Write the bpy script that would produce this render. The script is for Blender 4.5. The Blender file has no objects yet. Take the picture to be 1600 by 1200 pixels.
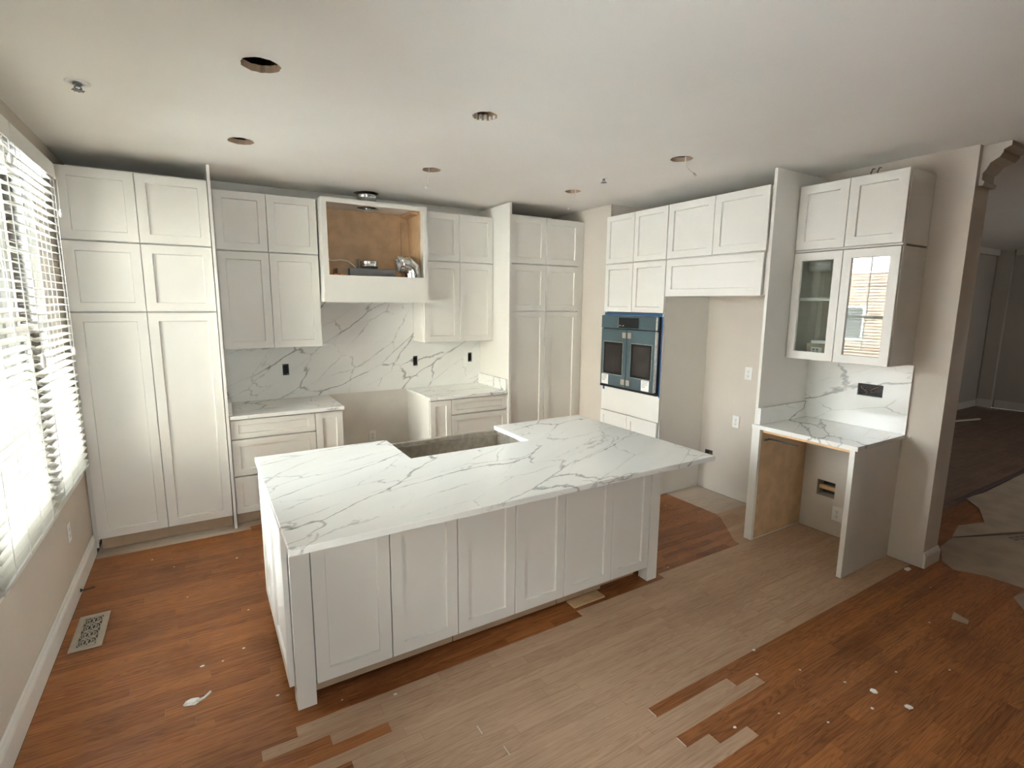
import bpy, bmesh, math, random
from mathutils import Vector, Matrix
random.seed(7)
sc = bpy.context.scene
COL = sc.collection
R = math.radians

# ------------------------------------------------------------------ camera
cam_d = bpy.data.cameras.new('camera')
cam = bpy.data.objects.new('camera', cam_d); COL.objects.link(cam); sc.camera = cam
cam_d.sensor_width = 36.0; cam_d.lens = 805.24 / 1600 * 36.0
cam_d.clip_start = 0.02; cam_d.clip_end = 200
_y, _p, _r = R(31.165), R(8.936), R(0.452)
_fw = Vector((math.sin(_y) * math.cos(_p), math.cos(_y) * math.cos(_p), -math.sin(_p)))
_rt = Vector((math.cos(_y), -math.sin(_y), 0)); _up = _rt.cross(_fw)
_r2 = _rt * math.cos(_r) + _up * math.sin(_r); _u2 = _up * math.cos(_r) - _rt * math.sin(_r)
_m = Matrix((_r2, _u2, -_fw)).transposed().to_4x4(); _m.translation = (0.7653, -5.1326, 1.8053)
cam.matrix_world = _m

# ------------------------------------------------------------------ world, light, exposure
w = bpy.data.worlds.new('sky'); sc.world = w; w.use_nodes = True
_bg = w.node_tree.nodes['Background']
_bg.inputs[0].default_value = (0.93, 0.97, 1.0, 1); _bg.inputs[1].default_value = 21
sc.view_settings.view_transform = 'Standard'; sc.view_settings.look = 'None'
sc.view_settings.gamma = 1.0; sc.view_settings.use_curve_mapping = False
sc.view_settings.exposure = 1.36
sl = bpy.data.lights.new('sun', 'SUN'); sl.energy = 30; sl.angle = .01
so = bpy.data.objects.new('sun', sl); COL.objects.link(so)
so.rotation_euler = Vector((math.cos(R(-8)) * math.cos(R(46)), math.sin(R(-8)) * math.cos(R(46)), -math.sin(R(46)))).to_track_quat('-Z', 'Y').to_euler()
def portal(loc, sx, sy, back=False):
    l = bpy.data.lights.new('window_portal', 'AREA'); l.shape = 'RECTANGLE'; l.size = sx; l.size_y = sy
    l.cycles.is_portal = True
    o = bpy.data.objects.new('window_portal', l); COL.objects.link(o); o.location = loc
    o.rotation_euler = (R(90), 0, 0) if back else (0, R(-90), 0)          # -Z of the lamp looks along +X, into the room
portal((-0.20, -1.64, 1.63), 1.94, 1.98)
portal((-0.20, -3.85, 1.425), 1.05, .46)
portal((.54, -8.2, 1.475), .64, 1.05, True); portal((9.05, -8.2, 1.5), .9, .8, True)
sc.cycles.max_bounces = 9; sc.cycles.diffuse_bounces = 6; sc.cycles.glossy_bounces = 4
sc.cycles.transparent_max_bounces = 10; sc.cycles.sample_clamp_indirect = 0.0
sc.cycles.use_denoising = True
sc.cycles.caustics_reflective = False; sc.cycles.caustics_refractive = False

# ------------------------------------------------------------------ materials
def new_mat(name):
    m = bpy.data.materials.new(name); m.use_nodes = True
    nt = m.node_tree; return m, nt, nt.nodes['Principled BSDF']
def nd(nt, t, **kw):
    n = nt.nodes.new(t)
    for k, v in kw.items(): setattr(n, k, v)
    return n
def mth(nt, op, a, b=None, c=None, clamp=False):
    n = nt.nodes.new('ShaderNodeMath'); n.operation = op; n.use_clamp = clamp
    for i, v in enumerate((a, b, c)):
        if v is None: continue
        if isinstance(v, (int, float)): n.inputs[i].default_value = v
        else: nt.links.new(v, n.inputs[i])
    return n.outputs[0]
def mixc(nt, f, a, b, mode='MIX'):
    n = nt.nodes.new('ShaderNodeMix'); n.data_type = 'RGBA'; n.blend_type = mode
    for i, v in ((0, f), (6, a), (7, b)):
        if isinstance(v, (int, float)): n.inputs[i].default_value = v
        elif isinstance(v, tuple): n.inputs[i].default_value = (*v, 1)
        else: nt.links.new(v, n.inputs[i])
    return n.outputs[2]
def pos(nt): return nt.nodes.new('ShaderNodeNewGeometry').outputs['Position']
def noise(nt, vec, scale, detail=3, rough=.5, dist=0):
    n = nt.nodes.new('ShaderNodeTexNoise'); n.inputs['Scale'].default_value = scale
    n.inputs['Detail'].default_value = detail; n.inputs['Roughness'].default_value = rough
    n.inputs['Distortion'].default_value = dist
    if vec is not None: nt.links.new(vec, n.inputs['Vector'])
    return n.outputs['Fac']
def scaled(nt, vec, s, off=None):
    n = nt.nodes.new('ShaderNodeVectorMath'); n.operation = 'MULTIPLY'; nt.links.new(vec, n.inputs[0]); n.inputs[1].default_value = s
    return n.outputs[0]
def ss(nt, v, a, b):
    n = nt.nodes.new('ShaderNodeMapRange'); n.interpolation_type = 'SMOOTHSTEP'
    nt.links.new(v, n.inputs[0]); n.inputs[1].default_value = a; n.inputs[2].default_value = b
    return n.outputs[0]
def bump(nt, b, h, s, d=.01):
    n = nt.nodes.new('ShaderNodeBump'); n.inputs['Strength'].default_value = s; n.inputs['Distance'].default_value = d
    nt.links.new(h, n.inputs['Height']); nt.links.new(n.outputs[0], b.inputs['Normal'])

def paint(name, col, rough=.5, var=.04, scale=6, metal=0, bmp=0.0, bscale=180):
    m, nt, b = new_mat(name)
    f = noise(nt, pos(nt), scale, 3)
    dk = tuple(c * (1 - var) for c in col); lt = tuple(min(1, c * (1 + var)) for c in col)
    nt.links.new(mixc(nt, ss(nt, f, .3, .7), dk, lt), b.inputs['Base Color'])
    b.inputs['Roughness'].default_value = rough; b.inputs['Metallic'].default_value = metal
    if bmp: bump(nt, b, noise(nt, pos(nt), bscale, 2), bmp, .001)
    return m
M = {}
M['cab'] = paint('white_cabinet_paint', (.755, .732, .682), .38, .015, 3)
M['gap'] = paint('dark_gap', (.10, .085, .07), .8)
M['wall'] = paint('greige_wall_paint', (.60, .54, .47), .85, .03, 2, bmp=.15)
M['dry'] = paint('primed_drywall', (.72, .68, .62), .85, .04, 4)
M['ceil'] = paint('ceiling_paint', (.85, .825, .775), .9, .015, 1.5)
M['white'] = paint('white_trim_paint', (.76, .75, .72), .4, .02, 5)
M['plast'] = paint('white_plastic', (.80, .79, .76), .35, .01)
M['slot'] = paint('dark_slot', (.05, .045, .04), .6)
M['box'] = paint('dark_outlet_box', (.02, .02, .022), .6, .3, 40)
M['ply'] = paint('bare_plywood', (.62, .41, .235), .6, .10, 9)
M['maple'] = paint('maple_rail', (.72, .46, .24), .5, .1, 20)
M['kick'] = paint('raw_toe_kick_board', (.46, .33, .22), .6, .08, 8)
M['card'] = paint('brown_floor_paper', (.44, .34, .25), .85, .10, 5, bmp=.3, bscale=60)
M['print'] = paint('grey_print', (.20, .17, .15), .85, .2, 30)
M['ptape'] = paint('dark_purple_tape', (.11, .075, .085), .6, .1)
M['tape'] = paint('blue_painter_tape', (.02, .085, .225), .6, .08, 30)
M['teal'] = paint('filmed_steel', (.105, .155, .178), .30, .08, 4, metal=.55)
M['steel'] = paint('brushed_stainless', (.60, .56, .50), .42, .12, 25, metal=1)
M['galv'] = paint('galvanised_steel', (.72, .74, .73), .20, .15, 30, metal=1)
M['grey'] = paint('grey_sheet_metal', (.20, .20, .205), .4, .05, 10, metal=.4)
M['black'] = paint('black_gloss', (.012, .012, .013), .15, .1)
M['ovglass'] = paint('dark_oven_glass', (.035, .028, .026), .10, .3, 5)
M['reg'] = paint('register_bronze', (.46, .41, .34), .4, .06, 20, metal=.3)
M['wire'] = paint('white_wire', (.80, .76, .70), .5)
M['copper'] = paint('copper_wire', (.70, .33, .16), .35, .1, 50, metal=1)
M['joist'] = paint('framing_lumber', (.40, .25, .13), .7, .15, 12)
M['dark'] = paint('dark_cavity', (.05, .042, .035), .9)
M['scrap'] = paint('scrap_board', (.52, .35, .19), .6, .1, 15)
M['siding'] = paint('beige_siding', (.62, .57, .48), .8, .05, 2)
M['snow'] = paint('snow', (.85, .87, .90), .9, .04, 1)
M['roof'] = paint('shingle_roof', (.30, .29, .29), .9, .15, 5)
M['paper'] = paint('white_paper', (.84, .83, .80), .6, .03, 8)
M['shade_trim'] = paint('shaded_white_trim', (.50, .45, .385), .6, .03, 4)  # white trim with the shade of the dim hall put into its colour
M['shade_wall'] = paint('shaded_hall_wall', (.36, .31, .26), .85, .03, 2)  # wall paint darkened in its colour to stand for the dim hall

def brick_mat():
    m, nt, b = new_mat('red_brick')
    t = nd(nt, 'ShaderNodeTexBrick'); t.inputs['Scale'].default_value = 4
    t.inputs['Color1'].default_value = (.34, .21, .145, 1); t.inputs['Color2'].default_value = (.27, .15, .10, 1)
    t.inputs['Mortar'].default_value = (.5, .45, .4, 1)
    sp = nd(nt, 'ShaderNodeSeparateXYZ'); nt.links.new(pos(nt), sp.inputs[0])
    cb = nd(nt, 'ShaderNodeCombineXYZ'); nt.links.new(sp.outputs[1], cb.inputs[0]); nt.links.new(sp.outputs[2], cb.inputs[1])
    nt.links.new(cb.outputs[0], t.inputs['Vector']); nt.links.new(t.outputs[0], b.inputs['Base Color'])
    b.inputs['Roughness'].default_value = .9
    return m
M['brick'] = brick_mat()

def glass_mat(name, tint, f0):
    m, nt, b = new_mat(name)
    out = nt.nodes['Material Output']; nt.nodes.remove(b)
    tr = nd(nt, 'ShaderNodeBsdfTransparent'); tr.inputs[0].default_value = (*tint, 1)
    gl = nd(nt, 'ShaderNodeBsdfGlossy'); gl.inputs['Roughness'].default_value = .015
    fr = nd(nt, 'ShaderNodeFresnel'); fr.inputs[0].default_value = 1.52
    k = mth(nt, 'MULTIPLY_ADD', fr.outputs[0], 1.25, f0, clamp=True)
    mx = nd(nt, 'ShaderNodeMixShader'); nt.links.new(k, mx.inputs[0])
    nt.links.new(tr.outputs[0], mx.inputs[1]); nt.links.new(gl.outputs[0], mx.inputs[2]); nt.links.new(mx.outputs[0], out.inputs[0])
    return m
M['glass'] = glass_mat('window_glass', (.96, .98, .97), .0)
M['cabglass'] = glass_mat('cabinet_glass', (.92, .95, .93), .02)

def slat_mat():
    m, nt, b = new_mat('white_faux_wood_slat')
    out = nt.nodes['Material Output']
    b.inputs['Base Color'].default_value = (.74, .73, .70, 1); b.inputs['Roughness'].default_value = .5
    tl = nd(nt, 'ShaderNodeBsdfTranslucent'); tl.inputs[0].default_value = (.70, .68, .62, 1)
    mx = nd(nt, 'ShaderNodeMixShader'); mx.inputs[0].default_value = 0.5
    nt.links.new(b.outputs[0], mx.inputs[1]); nt.links.new(tl.outputs[0], mx.inputs[2]); nt.links.new(mx.outputs[0], out.inputs[0])
    return m
M['slat'] = slat_mat()

def quartz(name, d, n, seed):
    """white quartz with grey veins running along direction d (n = across)"""
    m, nt, b = new_mat(name)
    p0 = pos(nt)
    d = Vector(d).normalized(); n = Vector(n).normalized(); c = d.cross(n)
    cb = nd(nt, 'ShaderNodeCombineXYZ')
    for i, (v, s) in enumerate(((d, .34), (n, 1.0), (c, 1.0))):
        q = nd(nt, 'ShaderNodeVectorMath', operation='DOT_PRODUCT'); nt.links.new(p0, q.inputs[0]); q.inputs[1].default_value = v * s
        nt.links.new(mth(nt, 'ADD', q.outputs['Value'], seed * (i + 1.3)), cb.inputs[i])
    p = cb.outputs[0]
    dn = nd(nt, 'ShaderNodeTexNoise'); dn.inputs['Scale'].default_value = 2.6; dn.inputs['Detail'].default_value = 6; dn.inputs['Roughness'].default_value = .58
    nt.links.new(p, dn.inputs['Vector'])
    def vein(scale, wd, off, mlo, mhi, amp):
        w0 = nd(nt, 'ShaderNodeVectorMath', operation='MULTIPLY_ADD'); nt.links.new(dn.outputs['Color'], w0.inputs[0]); w0.inputs[1].default_value = (amp, amp, amp)
        nt.links.new(p, w0.inputs[2])
        q = nd(nt, 'ShaderNodeVectorMath', operation='ADD'); nt.links.new(w0.outputs[0], q.inputs[0]); q.inputs[1].default_value = (off, off * 1.7, 0)
        vo = nd(nt, 'ShaderNodeTexVoronoi', feature='DISTANCE_TO_EDGE', voronoi_dimensions='3D'); vo.inputs['Scale'].default_value = scale
        nt.links.new(q.outputs[0], vo.inputs['Vector'])
        mod = ss(nt, noise(nt, q.outputs[0], scale * 1.7, 4, .6, .3), mlo, mhi)
        wv = mth(nt, 'MULTIPLY_ADD', mod, wd, wd * .35)
        core = mth(nt, 'SUBTRACT', 1.0, mth(nt, 'DIVIDE', vo.outputs['Distance'], wv), clamp=True)
        return mth(nt, 'MULTIPLY', mth(nt, 'POWER', core, .7), mth(nt, 'MULTIPLY_ADD', mod, .9, .10))
    v1 = vein(2.3, .0120, 0, .36, .56, .30)
    v2 = vein(4.4, .0110, 7.3, .38, .60, .22)
    tot = mth(nt, 'ADD', mth(nt, 'MULTIPLY', v1, .80), mth(nt, 'MULTIPLY', v2, .52), clamp=True)
    base = mixc(nt, ss(nt, noise(nt, p, 2.2, 4, .6, .5), .3, .75), (.85, .845, .815), (.77, .765, .735))
    nt.links.new(mixc(nt, tot, base, (.25, .255, .25)), b.inputs['Base Color'])
    b.inputs['Roughness'].default_value = .16; b.inputs['Specular IOR Level'].default_value = .5
    return m
M['qtop'] = quartz('veined_quartz_top', (.93, .40, 0), (-.40, .93, 0), 1.7)
M['qback'] = quartz('veined_quartz_wall', (.82, 0, .58), (-.58, 0, .82), 4.1)
M['qdesk'] = quartz('veined_quartz_desk_wall', (0, -.93, .30), (0, .30, .93), 9.4)

def wood(name, dk, lt, deep, rough, wear, tw, dustk):
    m, nt, b = new_mat(name)
    at = nd(nt, 'ShaderNodeAttribute', attribute_name='tint'); t = at.outputs['Fac']
    p0 = pos(nt)
    cb = nd(nt, 'ShaderNodeCombineXYZ')
    for i, k in enumerate((31.0, 17.0, 5.0)): nt.links.new(mth(nt, 'MULTIPLY', t, k), cb.inputs[i])
    ad = nd(nt, 'ShaderNodeVectorMath', operation='ADD'); nt.links.new(p0, ad.inputs[0]); nt.links.new(cb.outputs[0], ad.inputs[1])
    p = ad.outputs[0]
    fine = noise(nt, scaled(nt, p, (3.5, 130, 10)), 1, 5, .65)
    cath = noise(nt, scaled(nt, p, (1.3, 24, 6)), 1, 2, .5, .9)
    ring = mth(nt, 'ABSOLUTE', mth(nt, 'SINE', mth(nt, 'MULTIPLY', cath, 42.0)))
    g = mth(nt, 'ADD', mth(nt, 'MULTIPLY', fine, .62), mth(nt, 'MULTIPLY', ring, .26))
    g = mth(nt, 'ADD', g, mth(nt, 'MULTIPLY', mth(nt, 'SUBTRACT', t, .5), tw))
    col = mixc(nt, ss(nt, g, .12, .80), dk, lt)
    pores = mth(nt, 'SUBTRACT', 1.0, ss(nt, fine, .28, .42))
    col = mixc(nt, mth(nt, 'MULTIPLY', pores, .45), col, deep)
    blot = ss(nt, noise(nt, p0, 2.3, 4, .6), .48, .72)
    col = mixc(nt, mth(nt, 'MULTIPLY', blot, wear), col, tuple(c * .62 for c in dk))
    dust = ss(nt, noise(nt, scaled(nt, p0, (1.5, 3, 1)), 3.1, 6, .7), .57, .80)
    col = mixc(nt, mth(nt, 'MULTIPLY', dust, dustk), col, (.50, .42, .35))
    nt.links.new(col, b.inputs['Base Color'])
    nt.links.new(mth(nt, 'ADD', mth(nt, 'MULTIPLY', noise(nt, p0, 6, 4), .22), rough - .1), b.inputs['Roughness']); b.inputs['Specular IOR Level'].default_value = .35
    bump(nt, b, fine, .12, .002)
    return m
M['fin'] = wood('finished_oak', (.16, .048, .013), (.44, .168, .049), (.09, .028, .009), .36, .50, .22, .08)
M['sand'] = wood('sanded_oak', (.395, .250, .158), (.550, .380, .255), (.29, .175, .105), .72, .15, .20, .14)
M['halfin'] = wood('dusty_hall_oak', (.13, .075, .05), (.26, .165, .12), (.07, .04, .028), .5, .3, .2, .25)
M['dusty'] = wood('dusty_sanded_oak', (.44, .355, .28), (.58, .49, .405), (.34, .26, .20), .8, .12, .18, .25)

# ------------------------------------------------------------------ mesh helpers
ORG = {}
class MB:
    def __init__(s): s.v = []; s.f = []; s.mi = []; s.sm = []
    def q(s, pts, mi=0, sm=False):
        i = len(s.v); s.v += [tuple(p) for p in pts]; s.f.append(tuple(range(i, i + len(pts)))); s.mi.append(mi); s.sm.append(sm)
    def box(s, x0, x1, y0, y1, z0, z1, mi=0):
        i = len(s.v)
        s.v += [(x, y, z) for x in (x0, x1) for y in (y0, y1) for z in (z0, z1)]
        for f in ((0, 1, 3, 2), (4, 6, 7, 5), (0, 4, 5, 1), (2, 3, 7, 6), (0, 2, 6, 4), (1, 5, 7, 3)):
            s.f.append(tuple(i + k for k in f)); s.mi.append(mi); s.sm.append(False)
        return s
    def tbox(s, T, u0, u1, d0, d1, z0, z1, mi=0):
        a = T(u0, d0, z0); b = T(u1, d1, z1)
        return s.box(min(a[0], b[0]), max(a[0], b[0]), min(a[1], b[1]), max(a[1], b[1]), min(a[2], b[2]), max(a[2], b[2]), mi)
    def loft(s, rings, mi=0, cap=True, sm=True, closed=True):
        i0 = len(s.v); n = len(rings[0])
        for r in rings: s.v += [tuple(p) for p in r]
        for k in range(len(rings) - 1):
            for j in range(n if closed else n - 1):
                a = i0 + k * n + j; b = i0 + k * n + (j + 1) % n
                s.f.append((a, b, b + n, a + n)); s.mi.append(mi); s.sm.append(sm)
        if cap:
            s.f.append(tuple(i0 + j for j in range(n))[::-1]); s.mi.append(mi); s.sm.append(False)
            e = i0 + (len(rings) - 1) * n
            s.f.append(tuple(e + j for j in range(n))); s.mi.append(mi); s.sm.append(False)
        return s
    def tube(s, pts, r, n=8, mi=0, cap=True):
        pts = [Vector(p) for p in pts]; rings = []
        rs = r if isinstance(r, (list, tuple)) else [r] * len(pts)
        prev = None
        for k, p in enumerate(pts):
            t = (pts[min(k + 1, len(pts) - 1)] - pts[max(k - 1, 0)]).normalized()
            if prev is None:
                a = t.cross(Vector((0, 0, 1)))
                if a.length < .2: a = t.cross(Vector((1, 0, 0)))
            else: a = prev - t * prev.dot(t)
            a.normalize(); prev = a; b = t.cross(a)
            rings.append([p + (a * math.cos(2 * math.pi * j / n) + b * math.sin(2 * math.pi * j / n)) * rs[k] for j in range(n)])
        return s.loft(rings, mi, cap)
    def cyl(s, c, r, z0, z1, n=24, mi=0, cap=True):
        return s.loft([[(c[0] + r * math.cos(2 * math.pi * j / n), c[1] + r * math.sin(2 * math.pi * j / n), z) for j in range(n)] for z in (z0, z1)], mi, cap)
    def build(s, name, mat, parent=None, bevel=0, tint=None, seg=1):
        org = ORG.get(parent, Vector((0, 0, 0)))
        me = bpy.data.meshes.new(name)
        me.from_pydata([tuple(Vector(p) - org) for p in s.v], [], s.f)
        mats = mat if isinstance(mat, (list, tuple)) else [mat]
        for m in mats: me.materials.append(M[m])
        me.polygons.foreach_set('material_index', s.mi); me.polygons.foreach_set('use_smooth', s.sm)
        bm = bmesh.new(); bm.from_mesh(me)
        bmesh.ops.recalc_face_normals(bm, faces=bm.faces); bm.to_mesh(me); bm.free()
        if tint is not None:
            a = me.attributes.new('tint', 'FLOAT', 'FACE')
            a.data.foreach_set('value', tint if isinstance(tint, list) else [tint] * len(me.polygons))
        o = bpy.data.objects.new(name, me); COL.objects.link(o)
        if parent is not None: o.parent = parent
        ORG[o] = org
        if bevel:
            bv = o.modifiers.new('bevel', 'BEVEL'); bv.width = bevel; bv.segments = seg; bv.limit_method = 'ANGLE'
        return o
def thing(name, label, cat, loc, group=None):
    o = bpy.data.objects.new(name, None); COL.objects.link(o); o.location = loc; o.empty_display_size = .05
    ORG[o] = Vector(loc); o['label'] = label; o['category'] = cat
    if group: o['group'] = group
    return o
def tag(o, label, cat, group=None):
    o['label'] = label; o['category'] = cat
    if group: o['group'] = group
    return o
def struct(o): o['kind'] = 'structure'; return o
def bx(name, mat, parent, *a, bevel=0): return MB().box(*a).build(name, mat, parent, bevel)
def holed(T, u0, u1, z0, z1, d0, d1, holes, mb=None, mi=0):
    """slab between depth d0 and d1 with rectangular holes (u0,u1,z0,z1)"""
    mb = mb or MB()
    us = sorted({u0, u1, *[h[0] for h in holes], *[h[1] for h in holes]}); zs = sorted({z0, z1, *[h[2] for h in holes], *[h[3] for h in holes]})
    def solid(i, j):
        if i < 0 or j < 0 or i >= len(us) - 1 or j >= len(zs) - 1: return False
        u = (us[i] + us[i + 1]) / 2; z = (zs[j] + zs[j + 1]) / 2
        return not any(h[0] < u < h[1] and h[2] < z < h[3] for h in holes)
    for i in range(len(us) - 1):
        for j in range(len(zs) - 1):
            if not solid(i, j): continue
            a, b, c, e = us[i], us[i + 1], zs[j], zs[j + 1]
            mb.q([T(a, d1, c), T(b, d1, c), T(b, d1, e), T(a, d1, e)], mi); mb.q([T(a, d0, e), T(b, d0, e), T(b, d0, c), T(a, d0, c)], mi)
            if not solid(i - 1, j): mb.q([T(a, d0, c), T(a, d1, c), T(a, d1, e), T(a, d0, e)], mi)
            if not solid(i + 1, j): mb.q([T(b, d1, c), T(b, d0, c), T(b, d0, e), T(b, d1, e)], mi)
            if not solid(i, j - 1): mb.q([T(a, d0, c), T(b, d0, c), T(b, d1, c), T(a, d1, c)], mi)
            if not solid(i, j + 1): mb.q([T(a, d1, e), T(b, d1, e), T(b, d0, e), T(a, d0, e)], mi)
    return weld(mb)
def weld(mb):
    idx = {}; nv = []; mp = []
    for p in mb.v:
        k = tuple(round(c, 6) for c in p)
        if k not in idx: idx[k] = len(nv); nv.append(p)
        mp.append(idx[k])
    mb.f = [tuple(mp[i] for i in f) for f in mb.f]; mb.v = nv; return mb
def FY(y): return lambda u, d, z: (u, y - d, z)      # faces -y, d grows towards the room
def FX(x): return lambda u, d, z: (x - d, u, z)      # faces -x
def shaker(T, u0, u1, z0, z1, parent, name='door', rail=.060, th=.021, glass=False, panel=True):
    if u0 > u1: u0, u1 = u1, u0
    mb = MB(); c = .003; rz = min(rail, (z1 - z0) * .27); ru = min(rail, (u1 - u0) * .27)
    O = [(u0, z0), (u1, z0), (u1, z1), (u0, z1)]
    I = [(u0 + ru, z0 + rz), (u1 - ru, z0 + rz), (u1 - ru, z1 - rz), (u0 + ru, z1 - rz)]
    K = [(u0 + ru + c, z0 + rz + c), (u1 - ru - c, z0 + rz + c), (u1 - ru - c, z1 - rz - c), (u0 + ru + c, z1 - rz - c)]
    b = .0015
    F = [(u0 + b, z0 + b), (u1 - b, z0 + b), (u1 - b, z1 - b), (u0 + b, z1 - b)]
    loops = [[T(u, 0, z) for u, z in O], [T(u, th - b, z) for u, z in O], [T(u, th, z) for u, z in F], [T(u, th, z) for u, z in I],
             [T(u, th - .004, z) for u, z in I], [T(u, th - .011, z) for u, z in K], [T(u, 0.001, z) for u, z in K], [T(u, 0, z) for u, z in O]]
    for k in range(len(loops) - 1):
        for j in range(4):
            mb.q([loops[k][j], loops[k][(j + 1) % 4], loops[k + 1][(j + 1) % 4], loops[k + 1][j]])
    weld(mb); o = mb.build(name, 'cab', parent)
    pm = MB().tbox(T, u0 + ru + c + .0005, u1 - ru - c - .0005, .002 if not glass else .006, th - .0115 if not glass else .010, z0 + rz + c + .0005, z1 - rz - c - .0005)
    pm.build('glass_pane' if glass else 'panel', 'cabglass' if glass else 'cab', o)
    return o
G = .0022   # half gap between doors
def pair(T, u0, um, u1, z0, z1, parent, **k):
    shaker(T, u0 + G, um - G, z0, z1, parent, **k) if u0 < um else shaker(T, u0 - G, um + G, z0, z1, parent, **k)
    shaker(T, um + G, u1 - G, z0, z1, parent, **k) if u0 < um else shaker(T, um - G, u1 + G, z0, z1, parent, **k)

# ------------------------------------------------------------------ key dimensions (metres)
H = 2.79; WX = 4.954; EY = -3.744; EX = 5.178; PF = -.609; TOPZ = 2.664; Z1 = 2.195; Z2 = 1.721; HTOP = 3.06
GAPZ = .010

# ------------------------------------------------------------------ room shell
holes_c = [(1.068, -2.555, .080), (1.072, -1.33, .079), (2.155, -2.533, .072), (2.348, -1.318, .072), (3.70, -1.302, .072), (3.683, -2.533, .076), (2.17, -.19, .115)]
def make_ceiling():
    bm = bmesh.new(); loops = []
    def loop(pts):
        vs = [bm.verts.new(p) for p in pts]; es = [bm.edges.new((vs[i], vs[(i + 1) % len(vs)])) for i in range(len(vs))]
        loops.append(vs); return es
    es = loop([(-.15, -8, H), (13.3, -8, H), (13.3, .15, H), (-.15, .15, H)])
    for cx, cy, r in holes_c:
        n = 26; es += loop([(cx + r * (1 + random.uniform(-.09, .03)) * math.cos(2 * math.pi * k / n), cy + r * (1 + random.uniform(-.09, .03)) * math.sin(2 * math.pi * k / n), H) for k in range(n)])
    bmesh.ops.triangle_fill(bm, use_beauty=True, use_dissolve=False, edges=es)
    for f in bm.faces:
        if f.normal.z > 0: f.normal_flip()
    for vs in loops[1:]:
        up = [bm.verts.new((v.co.x, v.co.y, H + .030)) for v in vs]
        for i in range(len(vs)):
            f = bm.faces.new((vs[i], up[i], up[(i + 1) % len(vs)], vs[(i + 1) % len(vs)])); f.material_index = 1
    for z in (HTOP,):
        f = bm.faces.new([bm.verts.new(p) for p in ((-.15, -8, z), (13.3, -8, z), (13.3, .15, z), (-.15, .15, z))]); f.material_index = 2
    me = bpy.data.meshes.new('ceiling'); bm.to_mesh(me); bm.free()
    for k in ('ceil', 'kick', 'dark'): me.materials.append(M[k])
    o = bpy.data.objects.new('ceiling', me); COL.objects.link(o); ORG[o] = Vector(); return struct(o)
ceiling = make_ceiling()
bx('joist', 'joist', ceiling, 1.135, 1.173, -3.0, -2.0, H + .018, HTOP - .01)
bx('joist', 'joist', ceiling, 1.14, 1.178, -1.9, -.9, H + .018, HTOP - .01)
bx('joist', 'joist', ceiling, 2.20, 2.238, -3.0, -2.1, H + .018, HTOP - .01)

FXL = lambda u, d, z: (d, u, z)                        # left wall: d grows into the room (+x)
WY0, WY1, WZ0, WZ1 = -2.62, -.770, .665, 2.61          # twin window opening
PY0, PY1, PZ0, PZ1 = -4.08, -3.62, .90, 1.95          # unseen side window, added for fill light
wl = struct(holed(FXL, -8, 0, 0, HTOP, -.16, 0, [(WY0, WY1, WZ0, WZ1), (PY0, PY1, PZ0, PZ1)]).build('wall_left', 'wall'))
struct(MB().box(-.16, WX, 0, .15, 0, HTOP).build('wall_back', 'dry'))
struct(holed(lambda u, d, z: (u, -8 - d, z), -.16, 13.3, 0, HTOP, 0, .15, [(.22, .86, .95, 2.0), (8.6, 9.5, 1.1, 1.9)]).build('wall_rear', 'wall'))
wn3 = MB(); wn3.box(.221, .26, -8.12, -8.06, .951, 1.999).box(.82, .859, -8.12, -8.06, .951, 1.999).box(.26, .82, -8.12, -8.06, .951, .99).box(.26, .82, -8.12, -8.06, 1.96, 1.999)
wn3 = struct(wn3.build('window_3', 'white')); bx('glass_pane', 'glass', wn3, .26, .82, -8.095, -8.09, .99, 1.96)  # unseen rear window, added as a fill light opening
CX = 4.392                                            # wall nib between the corner pantry and the oven cabinet
struct(MB().box(CX, WX - .001, -1.035, -.001, 0, HTOP).build('wall_corner', 'wall'))
# right wall with the two cut-outs
wr = holed(FX(WX), EY, -.001, 0, H, -.11, 0, [(-3.131, -2.994, .295, .422), (-1.99, -1.905, .30, .40)])
wr.box(WX + .11, EX, EY, -.001, 0, H); wr.box(WX, EX, EY, -.001, H + .001, HTOP)
wr = struct(wr.build('wall_right', 'wall'))
bx('stud_block', 'maple', wr, WX + .035, WX + .075, -3.20, -2.95, .342, .372)
bx('cavity_back', 'dark', wr, WX + .098, WX + .109, -3.13, -2.995, .296, .421)
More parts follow.
